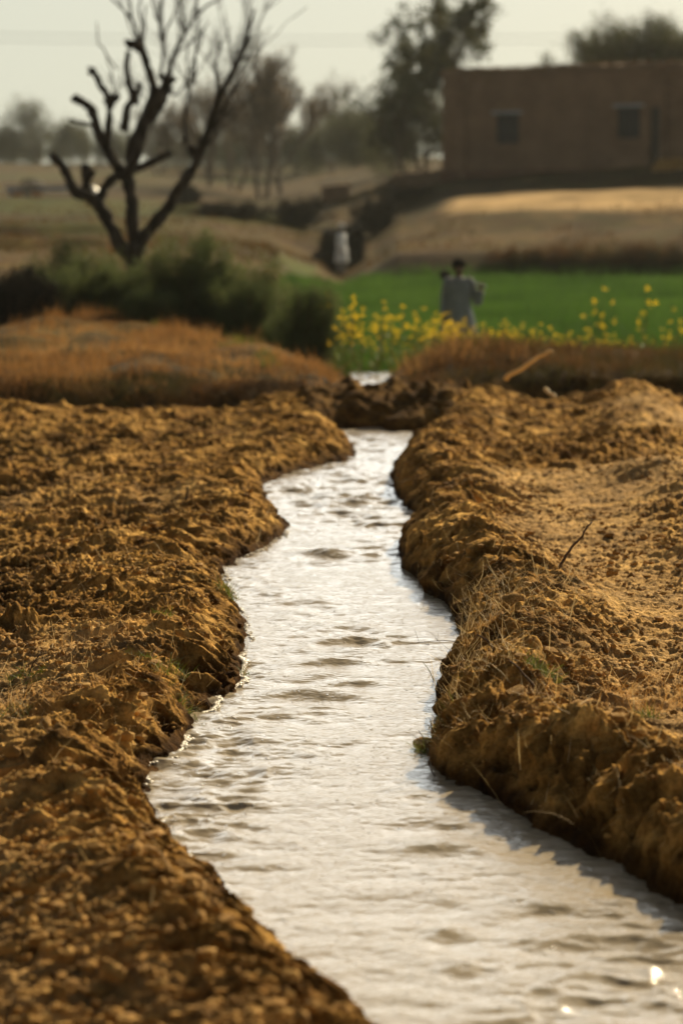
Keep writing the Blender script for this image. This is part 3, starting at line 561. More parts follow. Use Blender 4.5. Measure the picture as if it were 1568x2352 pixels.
# dry orange tufts
def tuft_pts(cx, cy, n_, rad): 
    a = RNG.uniform(0, 6.28, n_); q = rad*np.sqrt(RNG.uniform(0, 1, n_)); return cx+np.cos(a)*q, cy+np.sin(a)*q
def tufts(name, spots, mat_, kind='stuff'):
    X = []; Y = []; Ls = []; Ln = []
    for px, py, n_, rad, ln, le in spots:
        a, b_ = G(px, py, .2)
        for _ in range(3): a, b_ = G(px, py, gz(a, b_))
        u, v = tuft_pts(a, b_, n_, rad); X.append(u); Y.append(v); Ls.append(RNG.uniform(.4, 1.1, n_)*ln); Ln.append(np.abs(RNG.normal(le, .3, n_)))
    rep_ = 2 if mat_ is M['green'] else 1
    X = np.concatenate([np.concatenate(X)]*rep_)+RNG.normal(0, .006*(rep_-1)+1e-6, sum(map(len, X))*rep_); Y = np.concatenate(Y*rep_); Ls = Ls*rep_; Ln = Ln*rep_; Ls = np.concatenate(Ls); Ln = np.concatenate(Ln); z = ground_z(X, Y)[0]
    return tag(blades(name, np.stack([X, Y, np.maximum(z, 0)-.004], 1), Ls, RNG.uniform(.003, .0055, len(X)), Ln, RNG.normal(.5, .5, len(X)), mat_, seg=4), kind=kind)
tufts('dry_grass', [(1300, 1330, 160, .12, .09, .9), (1500, 1610, 260, .22, .09, .7), (1440, 1640, 120, .14, .08, .8), (1210, 1560, 90, .15, .09, 1.0), (1150, 1420, 90, .14, .1, .9), (1110, 1480, 110, .12, .11, .9), (1250, 1500, 90, .16, .09, 1.),
    (1060, 1600, 160, .16, .09, 1.0), (1040, 1680, 110, .10, .08, 1.0), (330, 1600, 160, .2, .08, 1.0), (380, 1660, 220, .16, .08, 1.0), (270, 1640, 120, .2, .1, 1.0), (40, 1620, 160, .2, .11, .8), (180, 1480, 90, .2, .1, .8), (300, 1440, 80, .2, .1, .9), (470, 1470, 60, .15, .08, .8), (1545, 1560, 90, .15, .1, .7), (1380, 1560, 60, .2, .1, 1.), (430, 1390, 50, .15, .1, .8), (120, 1820, 40, .1, .06, .9)], M['tuft'])
tufts('green_grass', [(520, 1375, 60, .05, .13, .9), (410, 1560, 60, .06, .10, .9), (375, 1560, 40, .05, .09, .9), (430, 1665, 90, .06, .11, 1.2), (400, 1720, 60, .05, .08, 1.2), (375, 1420, 30, .05, .08, .8), (1010, 1700, 60, .06, .12, 1.2), (985, 1735, 70, .05, .14, 1.2), (1240, 1800, 140, .09, .10, 1.0), (1210, 1790, 60, .05, .07, 1.), (640, 2250, 0, .05, .07, 1.),
    (60, 1570, 60, .1, .09, .9), (20, 1640, 50, .1, .09, .9), (320, 1520, 40, .08, .08, .9), (1100, 1545, 40, .1, .06, 1.), (560, 1555, 14, .02, .09, 1.), (1480, 1650, 40, .06, .08, .5)], M['green'])

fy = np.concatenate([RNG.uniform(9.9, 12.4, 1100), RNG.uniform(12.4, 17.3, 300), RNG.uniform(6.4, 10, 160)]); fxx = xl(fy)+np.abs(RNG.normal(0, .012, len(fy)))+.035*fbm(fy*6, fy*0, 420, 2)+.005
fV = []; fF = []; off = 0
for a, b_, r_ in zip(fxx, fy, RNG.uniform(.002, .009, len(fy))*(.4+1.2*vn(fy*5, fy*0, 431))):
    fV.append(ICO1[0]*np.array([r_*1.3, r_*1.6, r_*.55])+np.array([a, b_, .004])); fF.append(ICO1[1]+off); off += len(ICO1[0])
M['glint_beads'] = mat('glint_beads', [(.50, .45, .36), (.66, .61, .50)], 30, .5, 0, 9, .4)  # pale bead colour stands in for the glint along the left waterline
tag(mesh_np('glint_beads', np.concatenate(fV), [np.concatenate(fF)], M['glint_beads']), kind='stuff')

# ------------------------------------------------------------------ single sticks and stems
def stick(px, py, tops, rr, mat_, label, name='stick', side=None, cat='stick', zb=None):
    a, b_ = G(px, py, .2)
    for _ in range(3): a, b_ = G(px, py, gz(a, b_) if zb is None else zb)
    pts = [P(px, py, b_)]+[P(tx, ty, b_+dy) for tx, ty, dy in tops]
    pts[0].z -= .015
    pr, rs = smooth_path([q[:] for q in pts], np.linspace(rr, rr*.45, len(pts)), 4, rr*.25); base = np.array(pts[0][:])
    paths = [(pr-base, rs)]
    for sp_ in (side or []):
        q = [P(tx, ty, b_+dy) for tx, ty, dy in sp_]; p2, r2 = smooth_path([v[:] for v in q], np.linspace(rr*.5, rr*.25, len(q)), 3); paths.append((p2-base, r2))
    V, fs = tubes(paths, 6); o = mesh_np(name, V, fs, mat_); o.location = base; tag(o, label, cat); return o
stick(1270, 1315, [(1300, 1275, .02), (1325, 1245, .04), (1345, 1215, .02), (1358, 1200, .05)], .010, M['twig'], 'tall crooked brown stick leaning right out of the right bank')
stick(236, 1122, [(235, 1095, 0), (232, 1064, .02)], .013, M['straw'], 'pale upright stake in the far part of the left field')
stick(429, 1158, [(430, 1140, 0), (432, 1118, 0)], .016, M['twig'], 'short dark stump of a stem near the far left bank')
stick(62, 1570, [(72, 1535, .02), (85, 1512, .0), (94, 1500, .02)], .0045, M['twig'], 'forked dark twig at the left edge of the field', side=[[(80, 1520, .01), (90, 1530, .03), (104, 1545, .05)]])
stick(1145, 1500, [(1120, 1475, .02), (1095, 1458, 0)], .008, M['twig'], 'stout brown stem lying on the right bank behind the straw')
stick(1225, 1570, [(1200, 1545, .02), (1165, 1512, .03)], .007, M['twig'], 'slanting brown stick beside the rounded clod on the right bank crest')
stick(1060, 1470, [(1020, 1471, -.02), (960, 1476, -.04), (945, 1478, -.05)], .0022, M['twig'], 'long thin runner reaching out over the water from the right bank', 'stem', side=[[(1004, 1472, -.03), (992, 1455, -.03), (975, 1448, -.03)], [(1004, 1472, -.03), (1006, 1452, -.03)], [(1006, 1472, -.03), (1030, 1492, -.03), (1046, 1508, -.03)], [(962, 1476, -.04), (956, 1458, -.04), (950, 1444, -.04)]], cat='stem', zb=.1)
stick(1000, 1568, [(985, 1540, 0), (970, 1520, .02)], .0025, M['green'], 'green stem rising from the dark wet clod on the right bank', 'stem', cat='stem')
stick(1000, 1780, [(985, 1755, 0), (980, 1722, 0), (975, 1700, 0), (960, 1678, 0)], .003, M['twig'], 'bare root standing in the water by the right bank', 'root', side=[[(976, 1700, 0), (1000, 1694, 0), (1020, 1698, 0)], [(978, 1712, 0), (950, 1690, 0), (930, 1685, 0)]], cat='root', zb=0)
stick(556, 1572, [(562, 1545, 0), (575, 1520, .01), (590, 1513, .02)], .002, M['straw'], 'thin pale stem at the tip of the left bank over the water', 'stem', cat='stem', zb=.03)
stick(355, 1918, [(380, 1900, 0), (402, 1885, .02)], .0028, M['twig'], 'fine bent twig over the water on the near left rim', side=[[(390, 1893, 0), (402, 1905, 0)]])
stick(1482, 1640, [(1478, 1622, 0), (1474, 1604, 0)], .003, M['straw'], 'bleached upright straw on the near right bank crest', 'stem', cat='stem')
stick(170, 1610, [(120, 1612, .1), (60, 1625, .14)], .004, M['straw'], 'long pale straw lying across the left crest', 'stem', cat='stem')
stick(395, 1510, [(402, 1490, 0), (398, 1470, 0)], .0035, M['straw'], 'curled pale stem on the left bank above the bend', 'stem', cat='stem')
stick(1250, 890, [(1265, 905, -.1), (1278, 912, -.2)], .02, M['straw'], 'pale branch on the right grass mound, lower one', 'branch', cat='branch')
stick(1160, 868, [(1200, 845, -.1), (1245, 815, -.2), (1268, 806, -.2)], .03, M['straw'], 'long pale branch slanting up the right grass mound', 'branch', cat='branch')

# ------------------------------------------------------------------ dry grass beyond the ploughed field
def zone(n_, Y0, Y1, p0, p1, test=None):
    Y = Y0*(Y1/Y0)**RNG.uniform(0, 1, n_); px = RNG.uniform(p0, p1, n_); X = (px-784)/F*Y
    if test is not None: k_ = test(X, Y, px); X, Y = X[k_], Y[k_]
    return X, Y
def grass_zone(name, X, Y, hgt, wid, mat_, lean=.35, seg=2):
    n_ = len(X); z = ground_z(X, Y)[0]
    return tag(blades(name, np.stack([X, Y, z-.02], 1), hgt, wid, np.abs(RNG.normal(lean, .3, n_)), RNG.normal(.4, .3, n_), mat_, seg=seg), kind='stuff')
def clumped(X, Y, n_c=9, sd_=.07):
    m_ = len(X)//n_c; i_ = RNG.integers(0, m_, len(X)); return X[i_]+RNG.normal(0, sd_, len(X)), Y[i_]+RNG.normal(0, sd_, len(X)), .45+1.1*RNG.uniform(0, 1, m_)[i_]**2
cl = lambda X, Y, px: (fbm(X*1.2, Y*.8, 500, 3) > -.25)
X, Y = zone(42000, 27.3, 40, -250, 790, lambda X, Y, px: cl(X, Y, px) & ~((np.abs(X-.37) < .42) & (Y > 27.6))); nb = len(X)
X, Y, hf = clumped(X, Y); ok_ = Y > 27.5; X, Y, hf = X[ok_], Y[ok_], hf[ok_]; nb = len(X)
grass_zone('dry_grass', X, Y, hf*RNG.uniform(.06, .22, nb)*(.5+.8*ss(-.3, .5, fbm(X*.9, Y*.7, 503, 2))), .013, M['dry'])
X, Y = zone(9000, 27.4, 28.6, -250, 700); nb = len(X); grass_zone('half_dry_grass', X, Y, RNG.uniform(.06, .2, nb), .014, M['drygreen'], .7)
X, Y = zone(18000, 27.6, 31.6, 850, 1900, lambda X, Y, px: (px > 890) & (X > .8)); X, Y, hf = clumped(X, Y, 12, .09); nb = len(X); grass_zone('half_dry_grass', X, Y, hf*1.2*RNG.uniform(.06, .22, nb), .013, M['drygreen'], .5)
X, Y = zone(9000, 28.5, 31.6, 870, 1900, lambda X, Y, px: (X > .72) & (fbm(X*1.1, Y, 505, 2) > .28)); X, Y, hf = clumped(X, Y, 12, .08); nb = len(X); grass_zone('dry_grass', X, Y, hf*1.2*RNG.uniform(.06, .24, nb), .013, M['dry'], .4)
X, Y = zone(3000, 28.5, 36, 350, 640, lambda X, Y, px: fbm(X*1.3, Y*.8, 507, 2) > .18); nb = len(X); grass_zone('green_grass', X, Y, RNG.uniform(.08, .2, nb), .014, M['green'], .4)
# scattered dry ground cover on the slopes
X, Y = zone(34000, 40, 118, -200, 1800, lambda X, Y, px: ((Y > 79) | (px < 640)) & (fbm(X*.5, Y*.35, 509, 3) > .05) & ~((px > 980) & (Y > 90.5))); nb = len(X)
grass_zone('half_dry_grass', X, Y, RNG.uniform(.10, .35, nb), .035, M['drygreen'], .4)
# wheat
def in_wheat(X, Y, px):
    left = np.interp(Y, [32.6, 36, 44, 54, 67, 75, 83, 88.5], [.1, -.1, -.75, -1.42, -.82, .6, 3, 9]); return (X > left) & (np.abs(X-back_c(Y)) > .0+.30*(Y < 34.3))
X, Y = zone(120000, 32.7, 76.6, 560, 1900, in_wheat); nb = len(X)
grass_zone('wheat', X, Y, RNG.uniform(.34, .52, nb)*ss(31.5, 35, Y)*(.85+.25*fbm(X*.5, Y*.3, 511, 2)), .010+.0003*Y, M['wheat'], .22)

# ------------------------------------------------------------------ mustard plants in the wheat
def mustard(seed):
    q = np.random.default_rng(seed); root = empty('mustard_plant', (0, 0, 0)); paths = []; heads = []
    top = np.array([q.normal(0, .05), q.normal(0, .05), 1.0]); paths.append(smooth_path([(0, 0, 0), top*.5+q.normal(0, .02, 3), top], [.007, .005, .003], 3)); heads.append(top)
    for _ in range(4):
        h = q.uniform(.35, .8); b0 = top*h; a = q.uniform(0, 6.28); e = b0+np.array([math.cos(a)*.14, math.sin(a)*.14, q.uniform(.12, .28)]); paths.append(smooth_path([b0, (b0+e)/2+np.array([0, 0, -.02]), e], [.004, .003, .002], 3)); heads.append(e)
    V, fs = tubes(paths, 5); mesh_np('stem', V, fs, M['green'], parent=root)
    lv = np.array([top*q.uniform(.1, .6) for _ in range(9)]); leaf_cloud('leaves', lv, 2, .03, .055, M['green'], root)
    leaf_cloud('blossoms', heads, 18, .017, .0155, M['mustard'], root)
    return root
protos = [mustard(s_) for s_ in (1, 2, 3)]; used = set()
MUST = [(640, 690), (655, 685), (668, 700), (690, 672), (700, 690), (725, 690), (780, 672), (768, 715), (780, 740), (790, 705), (800, 690), (805, 720), (815, 745), (823, 715), (800, 700), (850, 700), (858, 740), (875, 690), (905, 720), (915, 725), (930, 715), (950, 705), (955, 715), (970, 700), (905, 745), (890, 770), (940, 760),
 (1000, 720), (1005, 745), (1015, 735), (1020, 760), (1025, 745), (1010, 755), (1035, 735), (1045, 755), (1050, 745), (1060, 740), (1040, 725), (1070, 730), (1075, 745), (1060, 765), (1082, 760), (1090, 770), (1030, 775), (1000, 735), (1125, 745), (1120, 765), (1135, 755), (1150, 750), (1165, 735), (1150, 775), (1180, 765), (1215, 745), (1222, 750), (1240, 785), (1210, 775), (1265, 755), (1300, 770), (1308, 768),
 (1390, 652), (1360, 680), (1463, 668), (1410, 770), (1385, 775), (1330, 790), (1440, 775), (1545, 740), (1480, 760), (1360, 745), (1555, 720)]
for px, py in MUST:
    for _ in range(2 if (980 < px < 1250 or py > 735) else 1):
        Yp = RNG.uniform(32.6, 36.5) if not (990 < px < 1100) else RNG.uniform(33, 38.5); qx = px+RNG.normal(0, 12); qy = py+RNG.uniform(-6, 22)
        Xp = (qx-784)/F*Yp
        if px < 745: Yp = RNG.uniform(44, 50); Xp = (qx-784)/F*Yp
        zt = P(qx, qy-6, Yp).z; zg = -.1; h = min(max(zt-zg, .35), 1.35)
        i_ = RNG.integers(3)
        if i_ in used: o = copy_tree(protos[i_])
        else: o = protos[i_]; used.add(i_)
        o.location = (Xp, Yp, zg); o.rotation_euler = (0, 0, RNG.uniform(0, 6.28)); o.scale = (h**.5, h**.5, h)
        tag(o, 'tall yellow flowering mustard plant in the front of the green wheat', 'mustard plant', 'mustard plants in flower along the wheat')

# ------------------------------------------------------------------ the pollarded dead tree
TY = 46.0
def tp(px, py, dy=0.0): return np.array(P(px, py, TY+dy)[:])
base = tp(308, 655); base[2] = gz(base[0], base[1])-.05
tree = empty('dead_tree', tuple(base)); tag(tree, 'bare dark pollarded tree with forked trunk and stubby cut limbs behind the bushes', 'tree')
K = TY/F
def limb(pts, r0, r1, d0=0, d1=0, jit=.008, m=4):
    k_ = len(pts); q = [tp(px, py, d0+(d1-d0)*i/(k_-1))-base for i, (px, py) in enumerate(pts)]
    p_, r_ = smooth_path(q, np.linspace(r0, r1, k_)*K*1.25, m, jit); r_ = r_*(1+.10*RNG.normal(size=len(r_))); return p_, np.abs(r_)
tr_paths = [limb([(306, 690), (310, 650), (312, 600), (312, 560)], 19, 17)]
part('trunk', tubes(tr_paths, 12), M['bark_dead'], tree)
LIMBS = [([(306, 600), (277, 564), (250, 510), (231, 477), (205, 451), (169, 436), (149, 390), (120, 354)], 14, 8, 0, -.6), ([(205, 451), (200, 425), (199, 400), (197, 380)], 9, 9, -.3, -.1), ([(199, 420), (207, 405), (214, 392)], 7, 6, -.3, -.4),
 ([(231, 470), (236, 440), (255, 415), (277, 402), (318, 386), (359, 368), (392, 350)], 9, 7, 0, .9), ([(312, 575), (305, 510), (302, 461), (290, 405), (267, 379), (246, 343), (226, 302), (215, 262), (200, 240), (177, 227)], 13, 8, 0, .6),
 ([(290, 405), (318, 349), (333, 287), (359, 231), (375, 200), (390, 165)], 9, 6, 0, -.5), ([(300, 395), (303, 333), (324, 287), (353, 205), (338, 154), (322, 112), (318, 98)], 9, 6, 0, .5), ([(320, 108), (308, 100), (290, 104)], 10, 9, .5, .5), ([(312, 240), (300, 200), (292, 169), (294, 118)], 8, 5, .2, .4),
 ([(246, 343), (250, 300), (251, 240), (238, 203), (212, 163)], 7, 6, .3, .1), ([(250, 250), (262, 232), (270, 220)], 7, 7, .2, .3), ([(251, 235), (246, 225), (258, 222)], 8, 6, .2, .2), ([(285, 300), (290, 262), (300, 235), (315, 215), (320, 190)], 8, 5, .1, -.2),
 ([(320, 560), (340, 530), (379, 487), (410, 436), (451, 374), (472, 318), (492, 256), (518, 195)], 12, 6, 0, -.4), ([(518, 195), (548, 143), (569, 82), (584, 20)], 5, 2.5, -.4, -.6), ([(455, 365), (445, 350), (440, 335)], 9, 8, -.2, -.3), ([(333, 287), (350, 268), (372, 240), (385, 205), (392, 200)], 8, 6, -.1, .2), ([(372, 240), (355, 200), (345, 185)], 8, 6, 0, .2),
 ([(400, 180), (384, 190), (368, 172)], 6, 6, -.3, -.5), ([(175, 228), (172, 222)], 9, 8, .6, .6), ([(212, 165), (208, 158)], 8, 7, .1, .1), ([(225, 290), (190, 283), (160, 275)], 4, 2.5, .5, .3)]
for a in LIMBS: part('limb', tubes([limb(*a)], 10), M['bark_dead'], tree)
sh = [([(390, 170), (400, 128), (425, 77), (452, 36), (482, 8), (540, -20)], 4.2, 1.6, -.5, -.2), ([(369, 179), (374, 102), (366, 51), (376, -15)], 3.6, 2, 0, .2), ([(318, 98), (307, 51), (277, 15), (246, -15)], 3.6, 1.5, .5, .7), ([(322, 108), (326, 60), (320, 20), (330, -20)], 3.2, 1.5, .5, .4), ([(320, 100), (312, 60), (300, 20), (290, -20)], 3, 1.5, .5, .8),
 ([(355, 205), (340, 140), (330, 80), (335, 10)], 3.4, 1.6, .2, 0), ([(374, 102), (390, 50), (420, -10)], 2.6, 1.3, .1, .3), ([(366, 51), (352, 10), (345, -20)], 2.4, 1.3, .1, .3), ([(445, 195), (450, 130), (455, 60), (450, 0)], 3.0, 1.5, -.3, 0), ([(430, 330), (425, 280), (437, 200), (445, 140), (470, 60)], 3.2, 1.4, -.3, .1),
 ([(456, 36), (450, 0), (455, -20)], 2.4, 1.4, -.3, -.2), ([(270, 160), (240, 120), (225, 85), (222, 50)], 2.0, 1, .3, .5), ([(250, 240), (262, 190), (245, 130)], 2, 1, .3, .5), ([(492, 256), (500, 200), (495, 150), (510, 90)], 3, 1.3, -.3, 0), ([(472, 318), (500, 280), (530, 220), (555, 190)], 3, 1.2, -.3, -.6), ([(548, 143), (575, 120), (600, 70)], 2.4, 1.2, -.4, -.5),
 ([(425, 77), (410, 40), (400, -10)], 2.4, 1.3, -.4, -.4), ([(400, 128), (415, 110), (450, 90), (480, 50)], 2, 1.2, -.4, -.2), ([(390, 200), (400, 220), (420, 200), (440, 150)], 2.4, 1.2, -.2, -.2)]
for a, b_, c_, d0, d1 in sh: part('shoot', tubes([limb(a, b_*1.0, c_, d0, d1, .012)], 6), M['bark_dead'], tree)
tw = []; 
for px, py in [(350, 235), (330, 230), (270, 215), (295, 215), (320, 250), (385, 190), (345, 300), (390, 350), (395, 330), (250, 235), (300, 330), (430, 360), (445, 345), (505, 225), (520, 200), (545, 150), (480, 290), (560, 110)]:
    for _ in range(4): grow(tp(px, py)-base, (RNG.normal(0, .5), RNG.normal(0, .5), 1), RNG.uniform(.2, .45), .006, 1, .5, tw, [], minr=.003)
for px, py, d_, sx in [(451, 374, -.25, .5), (472, 318, -.3, .6), (492, 256, -.35, .6), (518, 195, -.4, .5), (548, 143, -.5, .4), (569, 82, -.55, .3), (460, 345, -.3, -.2), (505, 225, -.3, .1), (535, 165, -.5, -.1), (390, 165, -.4, .2), (425, 77, -.4, .2), (374, 102, .1, -.1), (400, 128, -.4, .5), (430, 200, -.3, .1), (318, 98, .5, -.2), (480, 295, -.3, .9)]:
    for _ in range(2): grow(tp(px, py, d_)-base, (sx+RNG.normal(0, .3), RNG.normal(0, .4), 1.1), RNG.uniform(.55, 1.2), .017, 2, .42, tw, [], minr=.0035, n_ch=(1, 3))
tag(part('twigs', tubes(tw, 4), M['bark_dead'], tree), kind='stuff')

# ------------------------------------------------------------------ bushes
def bush(cx, base_y, wpx, top, Y, label, leaf, tw_=.6, n_=340, size=.020, name='bush', grp='bushes below the dead tree', seed=0, upk=1.0):
    X0 = (cx-784)/F*Y; z0 = gz(X0, Y); zt = P(cx, top, Y).z; W_ = wpx/F*Y/2; H_ = (zt-z0)*1.32; W_ *= 1.3
    root = empty(name, (X0, Y, z0)); tag(root, label, 'bush' if name == 'bush' else 'scrub', grp)
    q = np.random.default_rng(seed+100); st = []; tips = []
    for i in range(int(22+n_/25)):
        a = q.uniform(0, 6.28); rr = q.uniform(0, .35)*W_; s0 = np.array([math.cos(a)*rr, math.sin(a)*rr*.7, -.05]); e = np.array([math.cos(a), math.sin(a)*.7, 0])*W_*q.uniform(.2, 1.0); e[2] = H_*q.uniform(.45, 1.0)*(1-.35*(np.hypot(e[0], e[1])/W_)**2)
        p_, r_ = smooth_path([s0, s0*.6+e*.4+q.normal(0, .05, 3), e], [.014*upk, .009*upk, .003*upk], 4, .015); st.append((p_, r_)); tips += [p_[k_]+q.normal(0, .04, 3)*W_ for k_ in range(3, len(p_)) for _ in range(3)]
    part('stems', tubes(st, 5), M['twig'], root); tips = np.array(tips)
    low = np.stack([q.normal(0, W_*.5, 40), q.normal(0, W_*.35, 40), q.uniform(.02, .4, 40)*H_], 1); low[:, 2] *= (1-np.clip((low[:, 0]/W_)**2, 0, .8))
    leaf_cloud('foliage', np.concatenate([tips, low]), max(12, int(n_*42/len(tips))), .07*W_**.5*1.2, 1.15*size*(Y/38)**.7, leaf, root, flat=1.2)
    return root
BUSHES = [(345, 770, 170, 640, 39, 'wispy low bush filling the gap under the dead tree fork', M['bush'], 300), (520, 800, 160, 650, 37.4, 'wispy bush merging with the upright feathery one', M['bush'], 320), (610, 810, 150, 680, 36.2, 'wispy low bush in front of the tall thin feathery one', M['bush'], 300), (120, 755, 170, 640, 38.8, 'wispy low bush next to the very dark thicket', M['bush'], 300),
 (425, 790, 180, 590, 38, 'large dense green bush just right of the dead tree trunk', M['bush'], 640), (285, 760, 130, 665, 38.5, 'dark green bush directly below the dead tree fork', M['bush'], 420), (175, 750, 190, 590, 40, 'wide grey green bush left of the dead tree', M['bush'], 420), (245, 750, 120, 640, 39, 'low green bush between the wide grey green bush and the trunk', M['bush'], 300),
 (490, 780, 120, 580, 38, 'upright feathery bush just right of the large dense bush', M['bush'], 330), (600, 820, 110, 620, 37, 'tall thin feathery bush between the dead tree and the wheat', M['bush'], 240), (545, 810, 90, 680, 36.5, 'small round bush at the foot of the thin feathery bush', M['bush'], 240), (705, 860, 150, 690, 34.2, 'round olive bush on the bank at the left corner of the wheat', M['bush'], 520), (650, 835, 90, 735, 35, 'low olive bush leaning against the round one by the wheat', M['bush'], 300),
 (55, 760, 110, 645, 37.5, 'very dark leafless looking thicket at the left edge of the picture', M['bushdark'], 520), (5, 760, 90, 670, 37, 'very dark low thicket cut by the left edge of the picture', M['bushdark'], 420), (345, 790, 120, 690, 37, 'low dark bush in front of the large dense one', M['bush'], 300)]
for i, (cx, by, w_, tp_, Y_, lab, lf, n_) in enumerate(BUSHES): bush(cx, by, w_, tp_, Y_, lab, lf, n_=n_, seed=i)
SCRUB = [(760, 640, 60, 545, 86.5, 'dark scrub in the hollow left of the far standing man', M['bushdark'], 300), (812, 640, 50, 540, 86.8, 'dark scrub in the hollow right of the far standing man', M['bushdark'], 300), (788, 600, 70, 545, 90, 'dark scrub above the hollow behind the far standing man', M['bushdark'], 300), (870, 560, 110, 470, 96, 'brown scrub on the slope between the far man and the house', M['bushdark'], 200), (690, 510, 120, 465, 100, 'brown scrub on the slope left of the far man', M['bushdark'], 160), (920, 500, 110, 440, 104, 'brown scrub in front of the low mud wall', M['bushdark'], 160),
 (435, 462, 45, 435, 118, 'small black bush on the pale field right of the dead tree', M['bushdark'], 200), (520, 500, 150, 476, 100, 'long low dark scrub on the bank under the pale field', M['bushdark'], 200), (1330, 600, 200, 575, 77.5, 'dark weeds on the earth step behind the wheat, centre right', M['drygreen'], 90), (1200, 605, 150, 582, 77.5, 'dark weeds on the earth step behind the man in the wheat', M['drygreen'], 90), (1500, 600, 200, 570, 77.5, 'dark weeds on the earth step at the right edge', M['drygreen'], 90)]
for i, (cx, by, w_, tp_, Y_, lab, lf, n_) in enumerate(SCRUB): bush(cx, by, w_, tp_, Y_, lab, lf, n_=n_, seed=50+i, name='scrub', grp='patches of scrub on the slopes', size=.024, upk=2.2)

# ------------------------------------------------------------------ trees with procedural limbs
def make_tree(seed, H_, leafm, name, barkm, per=6, lspread=.25, lsize=.06, depth=4, spread=.5, trunk_r=.16, up=.25, trunk_frac=.35, minr=.012, n_ch=(2, 3), stems=1, leafname='crown', shrink=.7):
    global RNG
    keep_ = RNG; RNG = np.random.default_rng(seed)
    root = empty(name, (0, 0, 0)); out = []; tips = []
    for s_ in range(stems):
        a = RNG.uniform(0, 6.28); lean_ = .0 if stems == 1 else .25; off_ = 0 if stems == 1 else .3
        grow((math.cos(a)*off_, math.sin(a)*off_, -.2), (math.cos(a)*lean_, math.sin(a)*lean_, 1), H_*trunk_frac, trunk_r, depth, spread, out, tips, up, .3, n_ch, shrink, minr)
    mx = max(p_[:, 2].max() for p_, _ in out); k_ = H_/mx
    out = [(p_*k_, r_) for p_, r_ in out]; tips = np.array([t_[0] for t_ in tips])*k_
    part('trunk', tubes(out[:1], 9), barkm, root); part('branches', tubes(out[1:], 5), barkm, root)
    if per: leaf_cloud(leafname, tips, per, lspread, lsize, leafm, root)
    RNG = keep_; return root
def place(t_, cx, Y_, label, cat='tree', grp=None, dz=0, rz=None, sc=None):
    X0 = (cx-784)/F*Y_; t_.location = (X0, Y_, gz(X0, Y_)+dz); tag(t_, label, cat)
    if grp: t_['group'] = grp
    if rz is not None: t_.rotation_euler = (0, 0, rz)
    if sc is not None: t_.scale = (sc, sc, sc)
    return t_
GT = 'trees beyond the fields'
euc = make_tree(3, 9.4, M['leaf_euc'], 'leafy_tree', M['bark_grey'], 30, .19, .135, 4, .62, .17, .22, .33, .02, (2, 3)); place(euc, 1110, 125, 'tall airy green tree behind the left corner of the brick house', grp=GT, sc=1.0)
t2 = make_tree(8, 5.0, M['leaf_euc'], 'leafy_tree', M['bark_grey'], 22, .3, .10, 3, .7, .12, .1, .3, .02, (2, 4)); place(t2, 930, 122, 'low green tree at the foot of the tall airy one beside the house', grp=GT)
br1 = make_tree(21, 10.2, M['leaf_brown'], 'bare_tree', M['bark_grey'], 2, .18, .07, 4, .46, .16, .3, .35, .022, (3, 4), 2); place(br1, 610, 150, 'tallest bare winter tree with brown seed clusters right of the dead tree', grp=GT)
br2 = make_tree(22, 8.6, M['leaf_brown'], 'bare_tree', M['bark_grey'], 2, .18, .07, 4, .46, .15, .3, .35, .022, (3, 4), 2); place(br2, 655, 156, 'bare winter tree close behind the tallest one', grp=GT)
for src_, cx, Y_, sc_, lab in ((br1, 540, 165, .86, 'bare winter tree showing between the dead tree and the tallest bare tree'), (br2, 480, 170, .92, 'bare winter tree seen through the limbs of the dead tree on its right'), (br1, 730, 230, .95, 'faint bare tree standing alone right of the bare winter group'), (br2, 430, 200, .9, 'faint bare tree behind the centre of the dead tree'), (br1, 370, 240, .75, 'faint bare tree low behind the dead tree crown')):
    place(copy_tree(src_), cx, Y_, lab, grp=GT, rz=RNG.uniform(0, 6.28), sc=sc_)
ft = make_tree(31, 7.5, M['leaf_far'], 'distant_tree', M['bark_grey'], 9, .55, .17, 3, .7, .2, .12, .25, .03, (3, 4), 2); ft2 = make_tree(32, 7.0, M['leaf_far'], 'distant_tree', M['bark_grey'], 18, .7, .18, 3, .8, .2, .05, .22, .03, (3, 4), 2)
